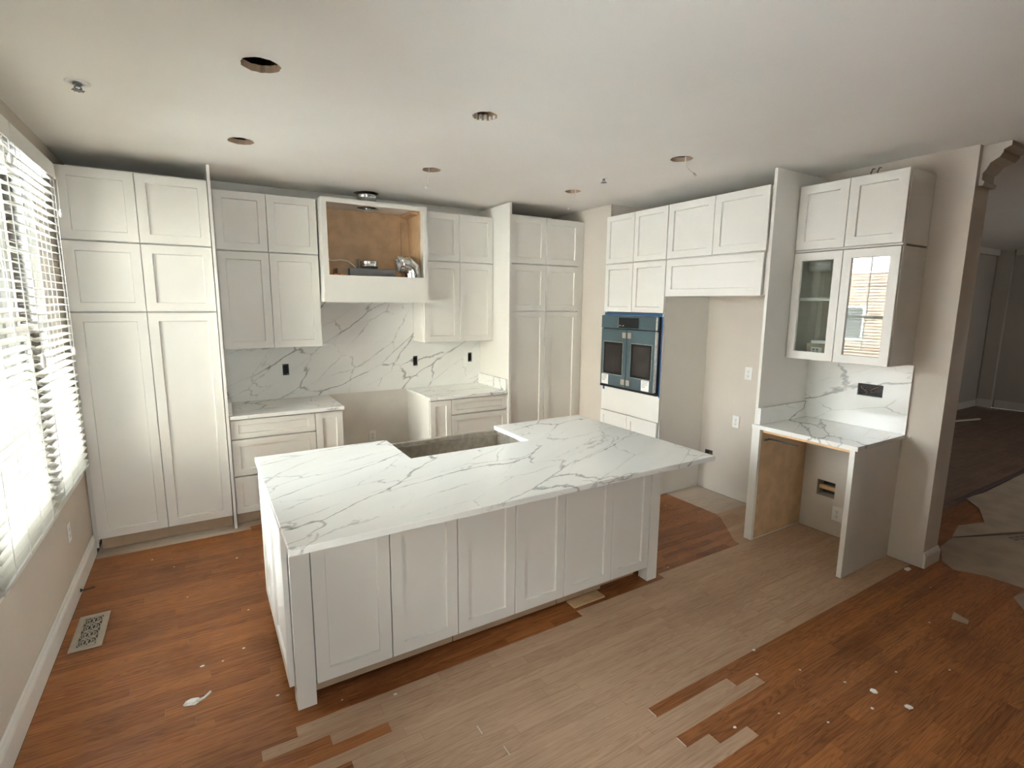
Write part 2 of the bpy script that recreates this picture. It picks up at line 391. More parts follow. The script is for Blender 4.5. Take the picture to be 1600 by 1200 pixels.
# hall beyond
wn4 = MB(); wn4.box(8.601, 8.65, -8.12, -8.06, 1.101, 1.899).box(9.45, 9.499, -8.12, -8.06, 1.101, 1.899).box(8.65, 9.45, -8.12, -8.06, 1.101, 1.15).box(8.65, 9.45, -8.12, -8.06, 1.85, 1.899)
wn4 = struct(wn4.build('window_4', 'white')); bx('glass_pane', 'glass', wn4, 8.65, 9.45, -8.095, -8.09, 1.15, 1.85)  # unseen window added in the rear wall to light the hall
struct(MB().box(EX, 13.3, -1.55, -1.40, 0, HTOP).build('wall_hall', 'shade_wall'))
struct(MB().box(13.0, 13.15, -8, -1.55, 0, HTOP).build('wall_far', 'shade_wall'))
struct(MB().box(12.93, 13.0, -1.78, -1.55, 0, HTOP).build('wall_far_return', 'shade_wall', None, .02, seg=3))
def baseboard(name, path, h=.13, t=.016, z0=0, mat='white'):
    """profile swept along a 2-D path; room lies to the left of the direction of travel"""
    prof = [(0, 0), (t, 0), (t, h * .70), (t * .8, h * .78), (t * .45, h * .84), (t * .5, h * .92), (t * .2, h), (0, h)]
    P = [Vector((*p, 0)) for p in path]; rings = []
    for i, p in enumerate(P):
        def nrm(a, b):
            d = (b - a).normalized(); return Vector((-d.y, d.x, 0))
        n = [nrm(P[k], P[k + 1]) for k in (i - 1, i) if 0 <= k < len(P) - 1]
        if len(n) == 2: m = (n[0] + n[1]); m = m / (m.dot(n[0]))
        else: m = n[0]
        rings.append([(p.x + m.x * a, p.y + m.y * a, z0 + z) for a, z in prof])
    return struct(MB().loft(rings, sm=False).build(name, mat))
baseboard('baseboard_left', [(0.0005, -.62), (0.0005, -3.58)], .145)
def base_box():
    mb = MB()
    prof = [(0, 0), (.016, 0), (.016, .085), (.012, .095), (.008, .10), (.008, .108), (.003, .115), (0, .115)]
    path = [((WX + .002, EY), (0, -1)), ((EX, EY), (1, -1)), ((EX, -1.56), (1, 0))]
    rings = [[(p[0] + n[0] * a, p[1] + n[1] * a, z) for a, z in prof] for p, n in path]
    struct(mb.loft(rings, sm=False).build('baseboard_right', 'white'))
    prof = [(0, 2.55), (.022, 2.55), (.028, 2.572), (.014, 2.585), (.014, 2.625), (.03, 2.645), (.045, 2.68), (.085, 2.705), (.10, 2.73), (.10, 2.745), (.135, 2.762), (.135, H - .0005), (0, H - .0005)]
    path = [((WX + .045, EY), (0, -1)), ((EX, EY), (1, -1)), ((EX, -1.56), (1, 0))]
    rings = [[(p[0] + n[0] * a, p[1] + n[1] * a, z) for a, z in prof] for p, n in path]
    struct(MB().loft(rings, sm=False).build('trim_1', 'shade_trim'))
base_box()
struct(MB().box(EX + .02, 12.9, -1.566, -1.551, 0, .12).build('baseboard_hall', 'shade_trim'))
struct(MB().box(12.985, 12.999, -7.9, -1.80, 0, .14).box(12.915, 12.929, -1.79, -1.551, 0, .14).build('baseboard_far', 'shade_trim'))
struct(MB().box(12.94, 12.999, -7.9, -1.80, H - .10, H - .001).box(EX + .02, 12.9, -1.60, -1.551, H - .10, H - .001).build('trim_2', 'shade_trim'))

# windows (twin double-hung, inside the opening)
def window(n, y0, y1):
    f = MB(); x0, x1 = -.15, -.05
    f.box(x0, x1, y0, y0 + .045, WZ0 + .002, WZ1 - .002); f.box(x0, x1, y1 - .045, y1, WZ0 + .002, WZ1 - .002)
    f.box(x0, x1, y0 + .045, y1 - .045, WZ1 - .05, WZ1 - .002); f.box(x0, x1, y0 + .045, y1 - .045, WZ0 + .002, WZ0 + .05)
    o = struct(f.build('window_%d' % n, 'white'))
    ya, yb = y0 + .046, y1 - .046; zm = (WZ0 + WZ1) / 2
    for za, zb, xs in ((WZ0 + .051, zm + .02, -.085), (zm - .02, WZ1 - .051, -.12)):
        s = MB(); x = xs
        s.box(x, x + .03, ya, ya + .045, za, zb); s.box(x, x + .03, yb - .045, yb, za, zb)
        s.box(x, x + .03, ya + .045, yb - .045, za, za + .045); s.box(x, x + .03, ya + .045, yb - .045, zb - .045, zb)
        so = s.build('sash', 'white', o)
        bx('glass_pane', 'glass', so, x + .012, x + .016, ya + .045, yb - .045, za + .045, zb - .045)
        m = MB(); ym = (ya + yb) / 2; zc = (za + zb) / 2
        m.box(x + .006, x + .022, ym - .009, ym + .009, za + .045, zb - .045); m.box(x + .006, x + .022, ya + .045, ym - .009, zc - .009, zc + .009); m.box(x + .006, x + .022, ym + .009, yb - .045, zc - .009, zc + .009)
        m.build('muntin', 'white', so)
WYM = -1.655
window(1, WYM + .012, WY1 - .002); window(2, WY0 + .002, WYM - .012)
struct(MB().box(-.155, -.01, WYM - .011, WYM + .011, WZ0 + .001, WZ1 - .001).build('trim_3', 'white'))
struct(MB().box(.0005, .026, WY0 - .05, WY1 - .02, WZ0 - .03, WZ0 - .003).build('trim_4', 'white', None, .004))
# unseen side window added left of the frame to bring in fill light
wn5 = MB()
wn5.box(-.12, -.06, PY0 + .001, PY0 + .05, PZ0 + .001, PZ1 - .001).box(-.12, -.06, PY1 - .05, PY1 - .001, PZ0 + .001, PZ1 - .001)
wn5.box(-.12, -.06, PY0 + .05, PY1 - .05, PZ0 + .001, PZ0 + .05).box(-.12, -.06, PY0 + .05, PY1 - .05, PZ1 - .05, PZ1 - .001)
wn5 = struct(wn5.build('window_5', 'white'))
bx('glass_pane', 'glass', wn5, -.095, -.09, PY0 + .05, PY1 - .05, PZ0 + .05, PZ1 - .05)

# ------------------------------------------------------------------ floor: oak strips, partly sanded
floor = struct(MB().box(-.15, 13.3, -8, .15, -.06, -.0135).build('floor', 'dark'))
PW = .058; Y0 = -2.985
SL = {-2: 3.30, -1: 2.56, 0: .993, 1: .854, 2: 1.11, 3: 1.341, 4: .72, 5: 1.157, 6: .52, 7: .80, 8: .44, 9: .66, 10: .38, 11: .60}   # row below Y0 -> where sanding starts
SR = {12: 2.373, 13: 2.848, 14: 2.988, 15: 2.362, 16: 2.497, 17: 2.673, 18: 2.08, 19: 2.25, 20: 1.7, 21: 1.9, 22: 1.35, 23: 1.5}
def poly_x(y):
    if y > -2.44: return 4.505
    if y > -2.83: return 4.505 + (y + 2.44) / (-.39) * (4.178 - 4.505)
    return 4.178
planks = []     # (x0, x1, ytop, ybot, segments [(mat, xa_top, xa_bot, xb_top, xb_bot)])
rng = random.Random(11)
def seg_of(k, yt, yb, x0, x1):
    """material runs of one plank"""
    if yb > -.73: return [(2, x0, x0, x1, x1)] if x0 < 1.0 or yb > -.68 else [(0, x0, x0, x1, x1)]
    if x0 >= WX: return [(3 if yb > -3.42 else 0, x0, x0, x1, x1)]
    if k < -2:
        xt, xb = poly_x(yt), poly_x(yb)
        if x1 <= min(xt, xb): return [(0, x0, x0, x1, x1)]
        if x0 >= max(xt, xb): return [(2 if yt > -2.4 else 1, x0, x0, x1, x1)]
        xt = min(max(xt, x0), x1); xb = min(max(xb, x0), x1)
        return [(0, x0, x0, xt, xb), (2 if yt > -2.4 else 1, xt, xb, x1, x1)]
    xm = (x0 + x1) / 2
    if k < 12: s = xm > SL.get(k, .5)
    else: s = xm < SR.get(k, 1.2) and xm > .3
    return [(1 if s else 0, x0, x0, x1, x1)]
k0 = int(math.floor((Y0 - -.42) / PW))
for k in range(k0, 86):
    yt = Y0 - k * PW; yb = yt - PW
    cuts = []
    if k in SL: cuts.append(SL[k])
    if k in SR: cuts.append(SR[k])
    if yt > -.75: cuts.append(1.0)
    xmax = WX - .004 if yb > EY - .04 else 8.6
    xs = [.018]; 
    while xs[-1] < xmax:
        nx = xs[-1] + rng.choice((.32, .5, .62, .75, .95, 1.2)) * rng.uniform(.85, 1.15)
        c = [q for q in cuts if xs[-1] + .02 < q < nx + .12]
        if c: nx = c[0]
        xs.append(min(nx, xmax) if xmax - nx > .15 else xmax)
        if xs[-1] >= xmax: break
    for a, b in zip(xs, xs[1:]): planks.append((a, b, yt, yb, seg_of(k, yt, yb, a, b)))
    if yb < -1.6 and yt <= EY + .2 or (-3.76 < yb < -1.56):           # hall boards
        x = EX + .02 if yb > EY - .04 else 8.6
        while x < 12.9:
            b = min(x + rng.uniform(.5, 1.3), 12.95); planks.append((x, b, yt, yb, [(3 if yb > -3.42 else 0, x, x, b, b)])); x = b
def pix(x, y, z):
    d = Vector((x, y, z)) - cam.matrix_world.translation; f = d.dot(_fw)
    return None if f < .3 else (800 + 805.24 * d.dot(_r2) / f, 600 - 805.24 * d.dot(_u2) / f)
def seen(p):
    x0, x1, yt, yb, _ = p; a = 0
    for i in range(9):
        x = x0 + (x1 - x0) * (i + .5) / 9; q = pix(x, (yt + yb) / 2, 0)
        if q is None or not (0 <= q[0] <= 1600 and 0 <= q[1] <= 1200): continue
        if 1.0 < x < 3.28 and yb > -2.86 and yt < -1.9: continue         # under the island
        e = pix(x, yt, 0); f = pix(x + (x1 - x0) / 9, yb, 0)
        if e and f: a += abs(e[1] - f[1]) * abs(f[0] - q[0]) + 1
    return a
def plank_mesh(mb, p, tints):
    x0, x1, yt, yb, segs = p; g = .0004; zt = rng.uniform(-.0002, .0002); t = rng.random()
    for mi, at, ab, bt, bb in segs:
        if max(bt - at, bb - ab) < .002: continue
        a0 = g if at == x0 else 0; b0 = g if bt == x1 else 0
        A, B, C, D = (at + a0, yt - g), (bt - b0, yt - g), (bb - b0, yb + g), (ab + a0, yb + g)
        dz = zt - (.0006 if mi else 0)
        ring = [A, B, C, D]; n0 = len(mb.f)
        mb.q([(*q, dz) for q in ring], mi)
        for j in range(4):
            u, v = ring[j], ring[(j + 1) % 4]
            mb.q([(*u, dz), (*u, -.0125), (*v, -.0125), (*v, dz)], mi)
        tints += [t] * (len(mb.f) - n0)
planks.sort(key=seen, reverse=True)
for p in planks[:290]:
    mb = MB(); tt = []; plank_mesh(mb, p, tt); mb.build('plank', ['fin', 'sand', 'dusty', 'halfin'], floor, tint=tt)
mb = MB(); tt = []
for p in planks[290:]: plank_mesh(mb, p, tt)
mb.build('plank', ['fin', 'sand', 'dusty', 'halfin'], floor, tint=tt)['kind'] = 'stuff'

# ------------------------------------------------------------------ outside
struct(MB().box(-60, -.17, -40, 40, -1.2, -1.0).build('ground', 'snow')); struct(MB().box(-.16, 13.3, -8.15, .15, -1.2, -.061).build('foundation', 'dark'))
nh = thing('neighbor_house', 'beige board and batten house wall seen through the left blinds', 'building', (-2, 3.2, -3))
bx('wall', 'siding', nh, -4.2, -.7, 3.4, 9, -3, 6.5)
mb = MB()
for i in range(17): mb.box(-4.15 + i * .205, -4.10 + i * .205, 3.36, 3.40, -3, 6.4)
mb.build('batten', 'white', nh)['kind'] = 'stuff'
for hi, (ya, yb, hh) in enumerate(((-17, -3.4, 7.0), (-1.4, 6.0, 2.7), (6.1, 14, 3.3))):  # first house is unseen, made tall and near to block window light
    hb = thing('row_house', ('unseen tan sided row house with snowy roof, made tall to block light', 'tallest red brick row house with snowy roof across the yard', 'red brick row house with snowy roof right of the middle one across the yard')[hi], 'building', (-22, (ya + yb) / 2, -3))
    xo = 7 if hi == 0 else 0
    bx('wall', 'siding' if hi == 0 else 'brick', hb, -26 + xo, -18 + xo, ya, yb, -3, hh)
    MB().loft([[(-17.6 + xo, y, hh), (-26.4 + xo, y, hh), (-22 + xo, y, hh + 2.2)] for y in (ya, yb)], sm=False).build('roof', 'snow', hb)
    for r_ in range(2):
        for c_ in range(3):
            y = ya + .9 + c_ * 2.4; z = -2.2 + r_ * 2.4
            wn = MB().box(-18.0 + xo, -17.9 + xo, y, y + 1.2, z, z + 1.6).build('window', 'white', hb)
            bx('pane', 'black', wn, -17.9 + xo, -17.88 + xo, y + .1, y + 1.1, z + .1, z + 1.5)

# ------------------------------------------------------------------ cabinets on the back wall
TB = FY(PF)     # tall and base fronts: door backs at y = PF
def tall(label, u0, um, u1, top_label, filler=None):
    t = thing('tall_cabinet', label, 'cabinet', ((u0 + u1) / 2, PF / 2, 0))
    bx('body', 'cab', t, u0 + .001, u1 - .001, PF + .010, -.002, .098, Z1 - .002)
    bx('toe_kick', 'kick', t, u0 + .012, u1 - .004, -.565, -.45, .002, .097)
    pair(TB, u0, um, u1, .105, Z2 - GAPZ / 2, t)
    pair(TB, u0, um, u1, Z2 + GAPZ / 2, Z1 - GAPZ / 2, t)
    if filler: MB().box(filler[0], filler[1], PF - filler[2], PF + .02, .03, TOPZ).build('filler_strip', 'cab', t)
    s = thing('top_cabinet', top_label, 'cabinet', ((u0 + u1) / 2, PF / 2, Z1))
    bx('body', 'cab', s, u0 + .001, u1 - .001, PF + .010, -.002, Z1, TOPZ - .002)
    pair(TB, u0, um, u1, Z1 + GAPZ / 2, TOPZ, s)
tall('white tall pantry cabinet with four shaker doors beside the window blinds', .030, .4545, .886,
     'white two door top cabinet above the pantry beside the window', (.003, .027, -.012))
tall('white tall pantry cabinet with four shaker doors in the far right corner', 3.460, 3.892, 4.325,
     'white two door top cabinet above the far right corner pantry', (4.328, 4.389, .004))
tag(bx('end_panel', 'cab', None, .8895, .9095, -.655, -.003, .002, 2.772), 'tall white end panel between the window pantry and the wall cabinets', 'panel')
tag(bx('end_panel', 'cab', None, 3.4335, 3.4565, -.655, -.003, .002, 2.772), 'tall white end panel left of the corner pantry at the right counter', 'panel')

UF = -.3035; TU = FY(UF)
UT, UM, UB = 2.668, 2.203, 1.411
def upper(lab_low, lab_top, u0, um, u1):
    a = thing('wall_cabinet', lab_low, 'cabinet', ((u0 + u1) / 2, UF / 2, UB))
    bx('body', 'cab', a, u0 + .001, u1 - .001, UF + .010, -.002, UB, UM - .002)
    pair(TU, u0, um, u1, UB + .001, UM - GAPZ / 2, a)
    b = thing('top_cabinet', lab_top, 'cabinet', ((u0 + u1) / 2, UF / 2, UM))
    bx('body', 'cab', b, u0 + .001, u1 - .001, UF + .010, -.002, UM, UT - .002)
    pair(TU, u0, um, u1, UM + GAPZ / 2, UT, b)
upper('white two door wall cabinet left of the range hood', 'small white two door top cabinet upper left of the range hood', .922, 1.302, 1.696)
upper('white two door wall cabinet right of the range hood', 'small white two door top cabinet upper right of the range hood', 2.661, 3.050, 3.430)

def base_cab(name, label, u0, u1, fronts, z0=.105):
    t = thing(name, label, 'cabinet', ((u0 + u1) / 2, PF / 2, 0))
    bx('body', 'cab', t, u0 + .0005, u1 - .0005, PF + .010, -.003, .10, .882)
    bx('toe_kick', 'kick', t, u0 + .004, u1 - .004, -.55, -.45, .002, .099)
    for nm, za, zb in fronts: shaker(TB, u0 + G, u1 - G, za, zb, t, name=nm, rail=.052)
    return t
drs = [('drawer', .725, .874), ('drawer', .421, .715), ('drawer', .108, .411)]
base_cab('drawer_base_cabinet', 'white three drawer base cabinet under the left counter', .914, 1.547, drs)
base_cab('narrow_base_cabinet', 'narrow white one door base cabinet at the right end of the left counter', 1.550, 1.776, [('door', .108, .874)])
base_cab('drawer_base_cabinet', 'white drawer base cabinet under the right counter beside the corner pantry', 2.808, 3.4325, drs)
base_cab('narrow_base_cabinet', 'narrow white one door base cabinet at the left end of the right counter', 2.584, 2.805, [('door', .108, .874)])

# counters, splashes
tag(bx('countertop', 'qtop', None, .913, 1.786, -.650, -.002, .884, .914, bevel=.002), 'short veined quartz countertop over the left drawer cabinet', 'countertop')
tag(bx('countertop', 'qtop', None, 2.574, 3.431, -.650, -.002, .884, .914, bevel=.002), 'short veined quartz countertop beside the corner pantry panel', 'countertop')
tag(bx('side_splash', 'qtop', None, .9105, .936, -.625, -.024, .9145, 1.018, bevel=.001), 'low quartz side splash on the left counter by the window pantry', 'splash')
tag(bx('side_splash', 'qtop', None, 3.411, 3.4325, -.628, -.024, .9145, 1.030, bevel=.001), 'low quartz side splash on the right counter by the corner pantry', 'splash')
bh = [(1.391, 1.446, 1.130, 1.234), (2.649, 2.700, 1.148, 1.250), (3.284, 3.334, 1.158, 1.260)]
tag(holed(FY(0), .911, 3.4325, .9155, UB - .002, .0025, .0215, bh).build('backsplash', 'qback'), 'full height veined quartz backsplash slab behind the range gap', 'backsplash')
tag(holed(FY(0), 1.698, 2.659, UB - .0015, 1.802, .0025, .0215, []).build('backsplash', 'qback'), 'veined quartz backsplash piece directly under the range hood', 'backsplash')
ol = ('outlet cut-out with dark electrical box above the left counter', 'outlet cut-out with dark electrical box right of the range gap', 'outlet cut-out with dark electrical box nearest the corner pantry')
for (a, b, c, e), l in zip(bh, ol):
    t = thing('outlet_box', l, 'outlet box', ((a + b) / 2, -.01, c))
    bx('box', 'box', t, a + .001, b - .001, -.0085, -.003, c + .001, e - .001)
    m = MB().box((a + b) / 2 - .017, (a + b) / 2 + .017, -.012, -.0085, c + .016, e - .016); m.build('receptacle', 'black', t)
    MB().box(a + .006, a + .014, -.0105, -.0087, e - .012, e - .006).box(b - .016, b - .008, -.0105, -.0087, c + .005, c + .012).build('screw', 'galv', t)

def outlet(T, u, z, label, w_=.072, h_=.116, slots=True, name='wall_outlet'):
    p = T(u, .003, z); t = thing(name, label, 'outlet', p)
    MB().tbox(T, u - w_ / 2, u + w_ / 2, .0008, .006, z - h_ / 2, z + h_ / 2).build('cover_plate', 'plast', t, .002)
    if slots:
        for s in (-1, 1):
            zc = z + s * .0205; o = MB().tbox(T, u - .017, u + .017, .0061, .0078, zc - .0145, zc + .0145).build('receptacle', 'plast', t, .001)
            m = MB(); m.tbox(T, u - .0085, u - .0058, .0079, .0083, zc - .003, zc + .007); m.tbox(T, u + .0058, u + .0085, .0079, .0083, zc - .003, zc + .006); m.tbox(T, u - .003, u + .003, .0079, .0083, zc - .011, zc - .006)
            m.build('slot', 'slot', o)
        MB().tbox(T, u - .0025, u + .0025, .0061, .0072, z - .0025, z + .0025).build('screw', 'galv', t)
    return t
outlet(FY(0), 2.203, .448, 'white outlet low on the wall in the range gap')
outlet(FX(WX), -2.309, 1.195, 'upper white outlet on the wall of the refrigerator alcove')
outlet(FX(WX), -2.219, .735, 'lower white outlet on the wall of the refrigerator alcove')
outlet(FX(WX), -3.165, .185, 'white outlet low on the wall under the desk counter')
outlet(FXL, -1.262, .423, 'white outlet on the wall under the left window')
FYH = FY(-1.55)
for z, l in ((1.28, 'upper pale switch plate on the dark hall wall'), (1.13, 'lower pale switch plate on the dark hall wall')):
    t = outlet(FYH, 9.55, z, l, .12, .12, False, 'switch_plate')
    t['category'] = 'switch'
    MB().tbox(FYH, 9.53, 9.57, .0061, .010, z - .03, z + .03).build('rocker', 'plast', t)

# ------------------------------------------------------------------ range hood cover
HX0, HX1, HF, HB, HT = 1.709, 2.653, -.4565, 1.803, 2.676
hood = thing('range_hood_cover', 'white boxy range hood cover with open front and bare plywood inside', 'range hood', (2.18, -.23, HB))
ox0, ox1, oz0, oz1 = 1.753, 2.615, 2.033, 2.636
holed(FY(HF), HX0, HX1, HB, HT, -.018, 0, [(ox0, ox1, oz0, oz1)]).build('front_frame', 'cab', hood)
bx('side_panel', 'cab', hood, HX0, HX0 + .016, HF + .018, -.003, HB, HT); bx('side_panel', 'cab', hood, HX1 - .016, HX1, HF + .018, -.003, HB, HT)
# wood lining, the front strip of the sides is painted white
bx('back_panel', 'ply', hood, HX0 + .017, HX1 - .017, -.014, -.004, 2.032, HT - .02)
for x0, x1 in ((HX0 + .0165, HX0 + .024), (HX1 - .024, HX1 - .0165)): bx('side_lining', 'ply', hood, x0, x1, -.33, -.015, 2.032, HT - .02)
bx('cleat', 'ply', hood, HX1 - .105, HX1 - .026, -.034, -.0145, 2.032, HT - .09); bx('cleat', 'ply', hood, HX1 - .105, HX1 - .026, -.30, -.036, HT - .05, HT - .022)
bx('shelf', 'ply', hood, HX0 + .017, HX1 - .017, HF + .0185, -.0035, 2.012, 2.031)
def plate_with_hole(name, mat, par, x0, x1, y0, y1, z0, z1, c, r):
    bm = bmesh.new(); n = 28; es = []
    def lp(pts):
        vs = [bm.verts.new(p) for p in pts]; es.extend(bm.edges.new((vs[i], vs[(i + 1) % len(vs)])) for i in range(len(vs)))
    lp([(x0, y0, z0), (x1, y0, z0), (x1, y1, z0), (x0, y1, z0)]); lp([(c[0] + r * math.cos(2 * math.pi * k / n), c[1] + r * math.sin(2 * math.pi * k / n), z0) for k in range(n)])
    bmesh.ops.triangle_fill(bm, use_beauty=True, edges=es)
    g = bmesh.ops.extrude_face_region(bm, geom=bm.faces[:]); bmesh.ops.translate(bm, verts=[v for v in g['geom'] if isinstance(v, bmesh.types.BMVert)], vec=(0, 0, z1 - z0))
    bmesh.ops.recalc_face_normals(bm, faces=bm.faces)
    bmesh.ops.translate(bm, verts=bm.verts, vec=-ORG[par])
    me = bpy.data.meshes.new(name); bm.to_mesh(me); bm.free(); me.materials.append(M[mat])
    o = bpy.data.objects.new(name, me); COL.objects.link(o); o.parent = par; ORG[o] = ORG[par]; return o
DC = (2.17, -.19)
plate_with_hole('top_panel', 'cab', hood, HX0 + .017, HX1 - .017, HF + .0185, -.0035, HT - .019, HT - .001, DC, .105)
ap = MB().box(HX0 - .010, HX1 + .012, HF - .019, HF - .0005, HB - .001, 1.880); ap.box(HX0 - .010, HX0 - .0005, HF - .0005, UF - .03, HB - .001, 1.880); ap.box(HX1 + .0005, HX1 + .012, HF - .0005, UF - .03, HB - .001, 1.880)
ap.build('apron_band', 'cab', hood)
for z in (2.48, 2.09):
    MB().tube([(HX0 + .025, -.40, z), (HX0 + .052, -.40, z)], .006, 10).build('dowel', 'plast', hood)
# duct through the ceiling
dt = thing('vent_duct', 'round galvanised duct from hood top up through the ceiling', 'duct', (*DC, HT))
m = MB(); n = 32; rings = []
for z, r in ((2.660, .088), (2.70, .088), (2.705, .092), (2.712, .092), (2.718, .088), (2.76, .088), (2.765, .091), (2.772, .091), (2.778, .088), (2.95, .088)):
    rings.append([(DC[0] + r * math.cos(2 * math.pi * j / n), DC[1] + r * math.sin(2 * math.pi * j / n), z) for j in range(n)])
m.loft(rings, cap=False).build('pipe', 'galv', dt)
MB().cyl(DC, .0865, 2.668, 2.672, 28).build('dark_disc', 'black', dt)  # black disc puts the shade inside the pipe into colour
# insert, collar, elbow
ins = thing('hood_insert', 'grey metal blower insert with round collar inside the hood', 'range hood insert', (2.16, -.25, 2.032))
bx('housing', 'grey', ins, 1.952, 2.370, -.375, -.10, 2.0325, 2.102, bevel=.003); bx('motor_box', 'kick', ins, 1.86, 1.949, -.30, -.12, 2.0325, 2.10)
m = MB(); rings = []
for z, r in ((2.1025, .080), (2.122, .080), (2.127, .085), (2.134, .085), (2.139, .080), (2.160, .080), (2.166, .083), (2.178, .083), (2.178, .077), (2.11, .075)):
    rings.append([(2.155 + r * math.cos(2 * math.pi * j / 28), -.25 + r * math.sin(2 * math.pi * j / 28), z) for j in range(28)])
m.loft(rings, cap=True).build('collar', 'galv', ins)
MB().box(2.045, 2.06, -.26, -.24, 2.1025, 2.19).box(2.03, 2.075, -.255, -.245, 2.185, 2.19).build('bracket', 'grey', ins)
el = thing('duct_elbow', 'shiny galvanised duct elbow with crimped end standing in the hood', 'duct', (2.52, -.33, 2.032))
m = MB(); pv = Vector((2.452, -.355, 2.066)); Rm, rt_ = .091, .077
def ering(th, r, sh=0, flute=False):
    th = R(th); out = []
    for j in range(32):
        a = 2 * math.pi * j / 32; rr = r * (1 + (.035 if j % 2 else -.035) * flute)
        q = Vector((Rm + rr * math.cos(a), rr * math.sin(a), sh))
        out.append(pv + Vector((q.x * math.cos(th) - q.z * math.sin(th), q.y, q.x * math.sin(th) + q.z * math.cos(th))))
    return out
seq = [(0, -.026), (0, .0)]
rings = [ering(0, rt_, -.0330), ering(0, rt_, -.004), ering(0, rt_ + .004, -.001), ering(0, rt_ + .004, .003), ering(0, rt_, .006)]
for th in (33, 66, 99): rings += [ering(th - 2.2, rt_), ering(th - 1.6, rt_ + .004), ering(th + 1.6, rt_ + .004), ering(th + 2.2, rt_)]
rings += [ering(102, rt_ - .001)]
m.loft(rings, cap=False, sm=False).build('gores', 'galv', el)
MB().loft([ering(102, rt_ - .001), ering(102, rt_ - .003, .006, True), ering(102, rt_ - .004, .034, True), ering(102, rt_ - .012, .034), ering(102, rt_ - .012, .002)], cap=True, sm=False).build('crimped_collar', 'galv', el)
tag(MB().tube([(1.745, -.36, 2.185), (1.80, -.35, 2.16), (1.88, -.33, 2.172), (1.95, -.31, 2.165), (1.99, -.32, 2.135), (2.01, -.33, 2.1085)], .005, 8).build('cable', 'wire'), 'white electrical cable running into the grey hood insert', 'cable')
for i, (x, l) in enumerate(((1.80, 'left copper fitting lying in the hood opening'), (1.85, 'right copper fitting lying in the hood opening'))):
    tag(MB().tube([(x, -.40, 2.042), (x + .035, -.39, 2.042)], [.010, .010], 12).tube([(x + .03, -.391, 2.042), (x + .045, -.387, 2.043)], [.0085, .0085], 10, cap=True).build('copper_fitting', 'copper'), l, 'fitting')

# ------------------------------------------------------------------ oven / refrigerator wall
XF = 4.359; TR = FX(XF); OY0, OYM, OY1 = -1.040, -1.431, -1.838
oc = thing('oven_cabinet', 'tall white oven cabinet with doors above and below the wall oven', 'cabinet', (4.65, (OY0 + OY1) / 2, 0))
m = MB(); m.box(XF + .008, WX - .003, OY0 - .018, OY0, .10, Z1 - .002); m.box(XF + .008, WX - .003, OY1, OY1 + .018, .002, Z1 - .002)
m.box(XF + .008, WX - .003, OY1 + .018, OY0 - .018, Z2 - .03, Z2 - .012); m.box(XF + .008, WX - .003, OY1 + .018, OY0 - .018, .92, .938); m.box(XF + .008, WX - .003, OY1 + .018, OY0 - .018, .10, .118)
m.box(WX - .012, WX - .003, OY1 + .018, OY0 - .018, .118, .92); m.box(WX - .012, WX - .003, OY1 + .018, OY0 - .018, .938, Z2 - .03); m.box(XF + .008, WX - .003, OY1 + .018, OY0 - .018, Z1 - .02, Z1 - .002)
m.build('body', 'cab', oc)
holed(TR, OY1 + .001, OY0 - .001, .715, Z2 - .004, -.0005, .014, [(OY1 + .035, OY0 - .022, .965, 1.680)]).build('face_panel', 'cab', oc)
pair(TR, OY0, OYM, OY1, Z2 + GAPZ / 2, Z1 - GAPZ / 2, oc, rail=.05)
pair(TR, OY0 + .004, OYM, OY1 + .012, .108, .708, oc, rail=.05)
bx('toe_kick', 'kick', oc, XF + .06, XF + .075, OY1 + .02, OY0 - .02, .002, .099)
tc = thing('top_cabinet', 'white two door top cabinet above the wall oven column', 'cabinet', (4.65, (OY0 + OY1) / 2, Z1))
bx('body', 'cab', tc, XF + .010, WX - .003, OY1, OY0, Z1, TOPZ - .008); pair(TR, OY0, OYM, OY1, Z1 + GAPZ / 2, TOPZ - .006, tc, rail=.05)
# wall oven
ov = thing('wall_oven', 'filmed stainless wall oven with two french doors and dark windows', 'oven', (4.6, -1.435, .96))
TO = FX(XF - .0145); oy0, oy1 = -1.046, -1.824
bx('chassis', 'black', ov, XF - .012, WX - .1, oy1 + .03, oy0 - .02, .97, 1.675)
MB().tbox(TO, oy1, oy0, .0005, .008, .962, 1.692).build('flange', 'black', ov)
cp = MB().tbox(TO, oy1 + .012, oy0 - .004, .0085, .040, 1.564, 1.690).build('control_panel', 'teal', ov, .003)
ds = MB().tbox(TO, -1.572, -1.297, .0402, .042, 1.575, 1.672).build('display', 'black', cp)
MB().tbox(TO, -1.330, -1.318, .0422, .0426, 1.590, 1.600).tbox(TO, -1.352, -1.345, .0422, .0426, 1.590, 1.595).tbox(TO, -1.375, -1.366, .0422, .0426, 1.590, 1.600).build('icon', 'plast', cp)
MB().tbox(TO, -1.303, -1.297, .0425, .0432, 1.575, 1.672).build('trim_strip', 'galv', cp)
def oven_door(u0, u1, w0, w1):
    d = holed(TO, u0, u1, .990, 1.557, .0085, .046, [(w0, w1, 1.105, 1.427)]).build('door', 'teal', ov, .003)
    MB().tbox(TO, w0 + .0005, w1 - .0005, .034, .044, 1.1055, 1.4265).build('window', 'black', d, .012, seg=3)
    MB().tbox(TO, w0 + .022, w1 - .022, .0442, .0446, 1.125, 1.407).build('glass', 'ovglass', d)
    m = MB()
    for a in (w0 - .006, w1): m.tbox(TO, a, a + .006, .0462, .0475, 1.099, 1.433)
    m.tbox(TO, w0, w1, .0462, .0475, 1.427, 1.433); m.tbox(TO, w0, w1, .0462, .0475, 1.099, 1.105); m.build('window_trim', 'galv', d)
    return d
dl = oven_door(-1.427, -1.062, -1.379, -1.104); dr = oven_door(-1.800, -1.433, -1.760, -1.492)
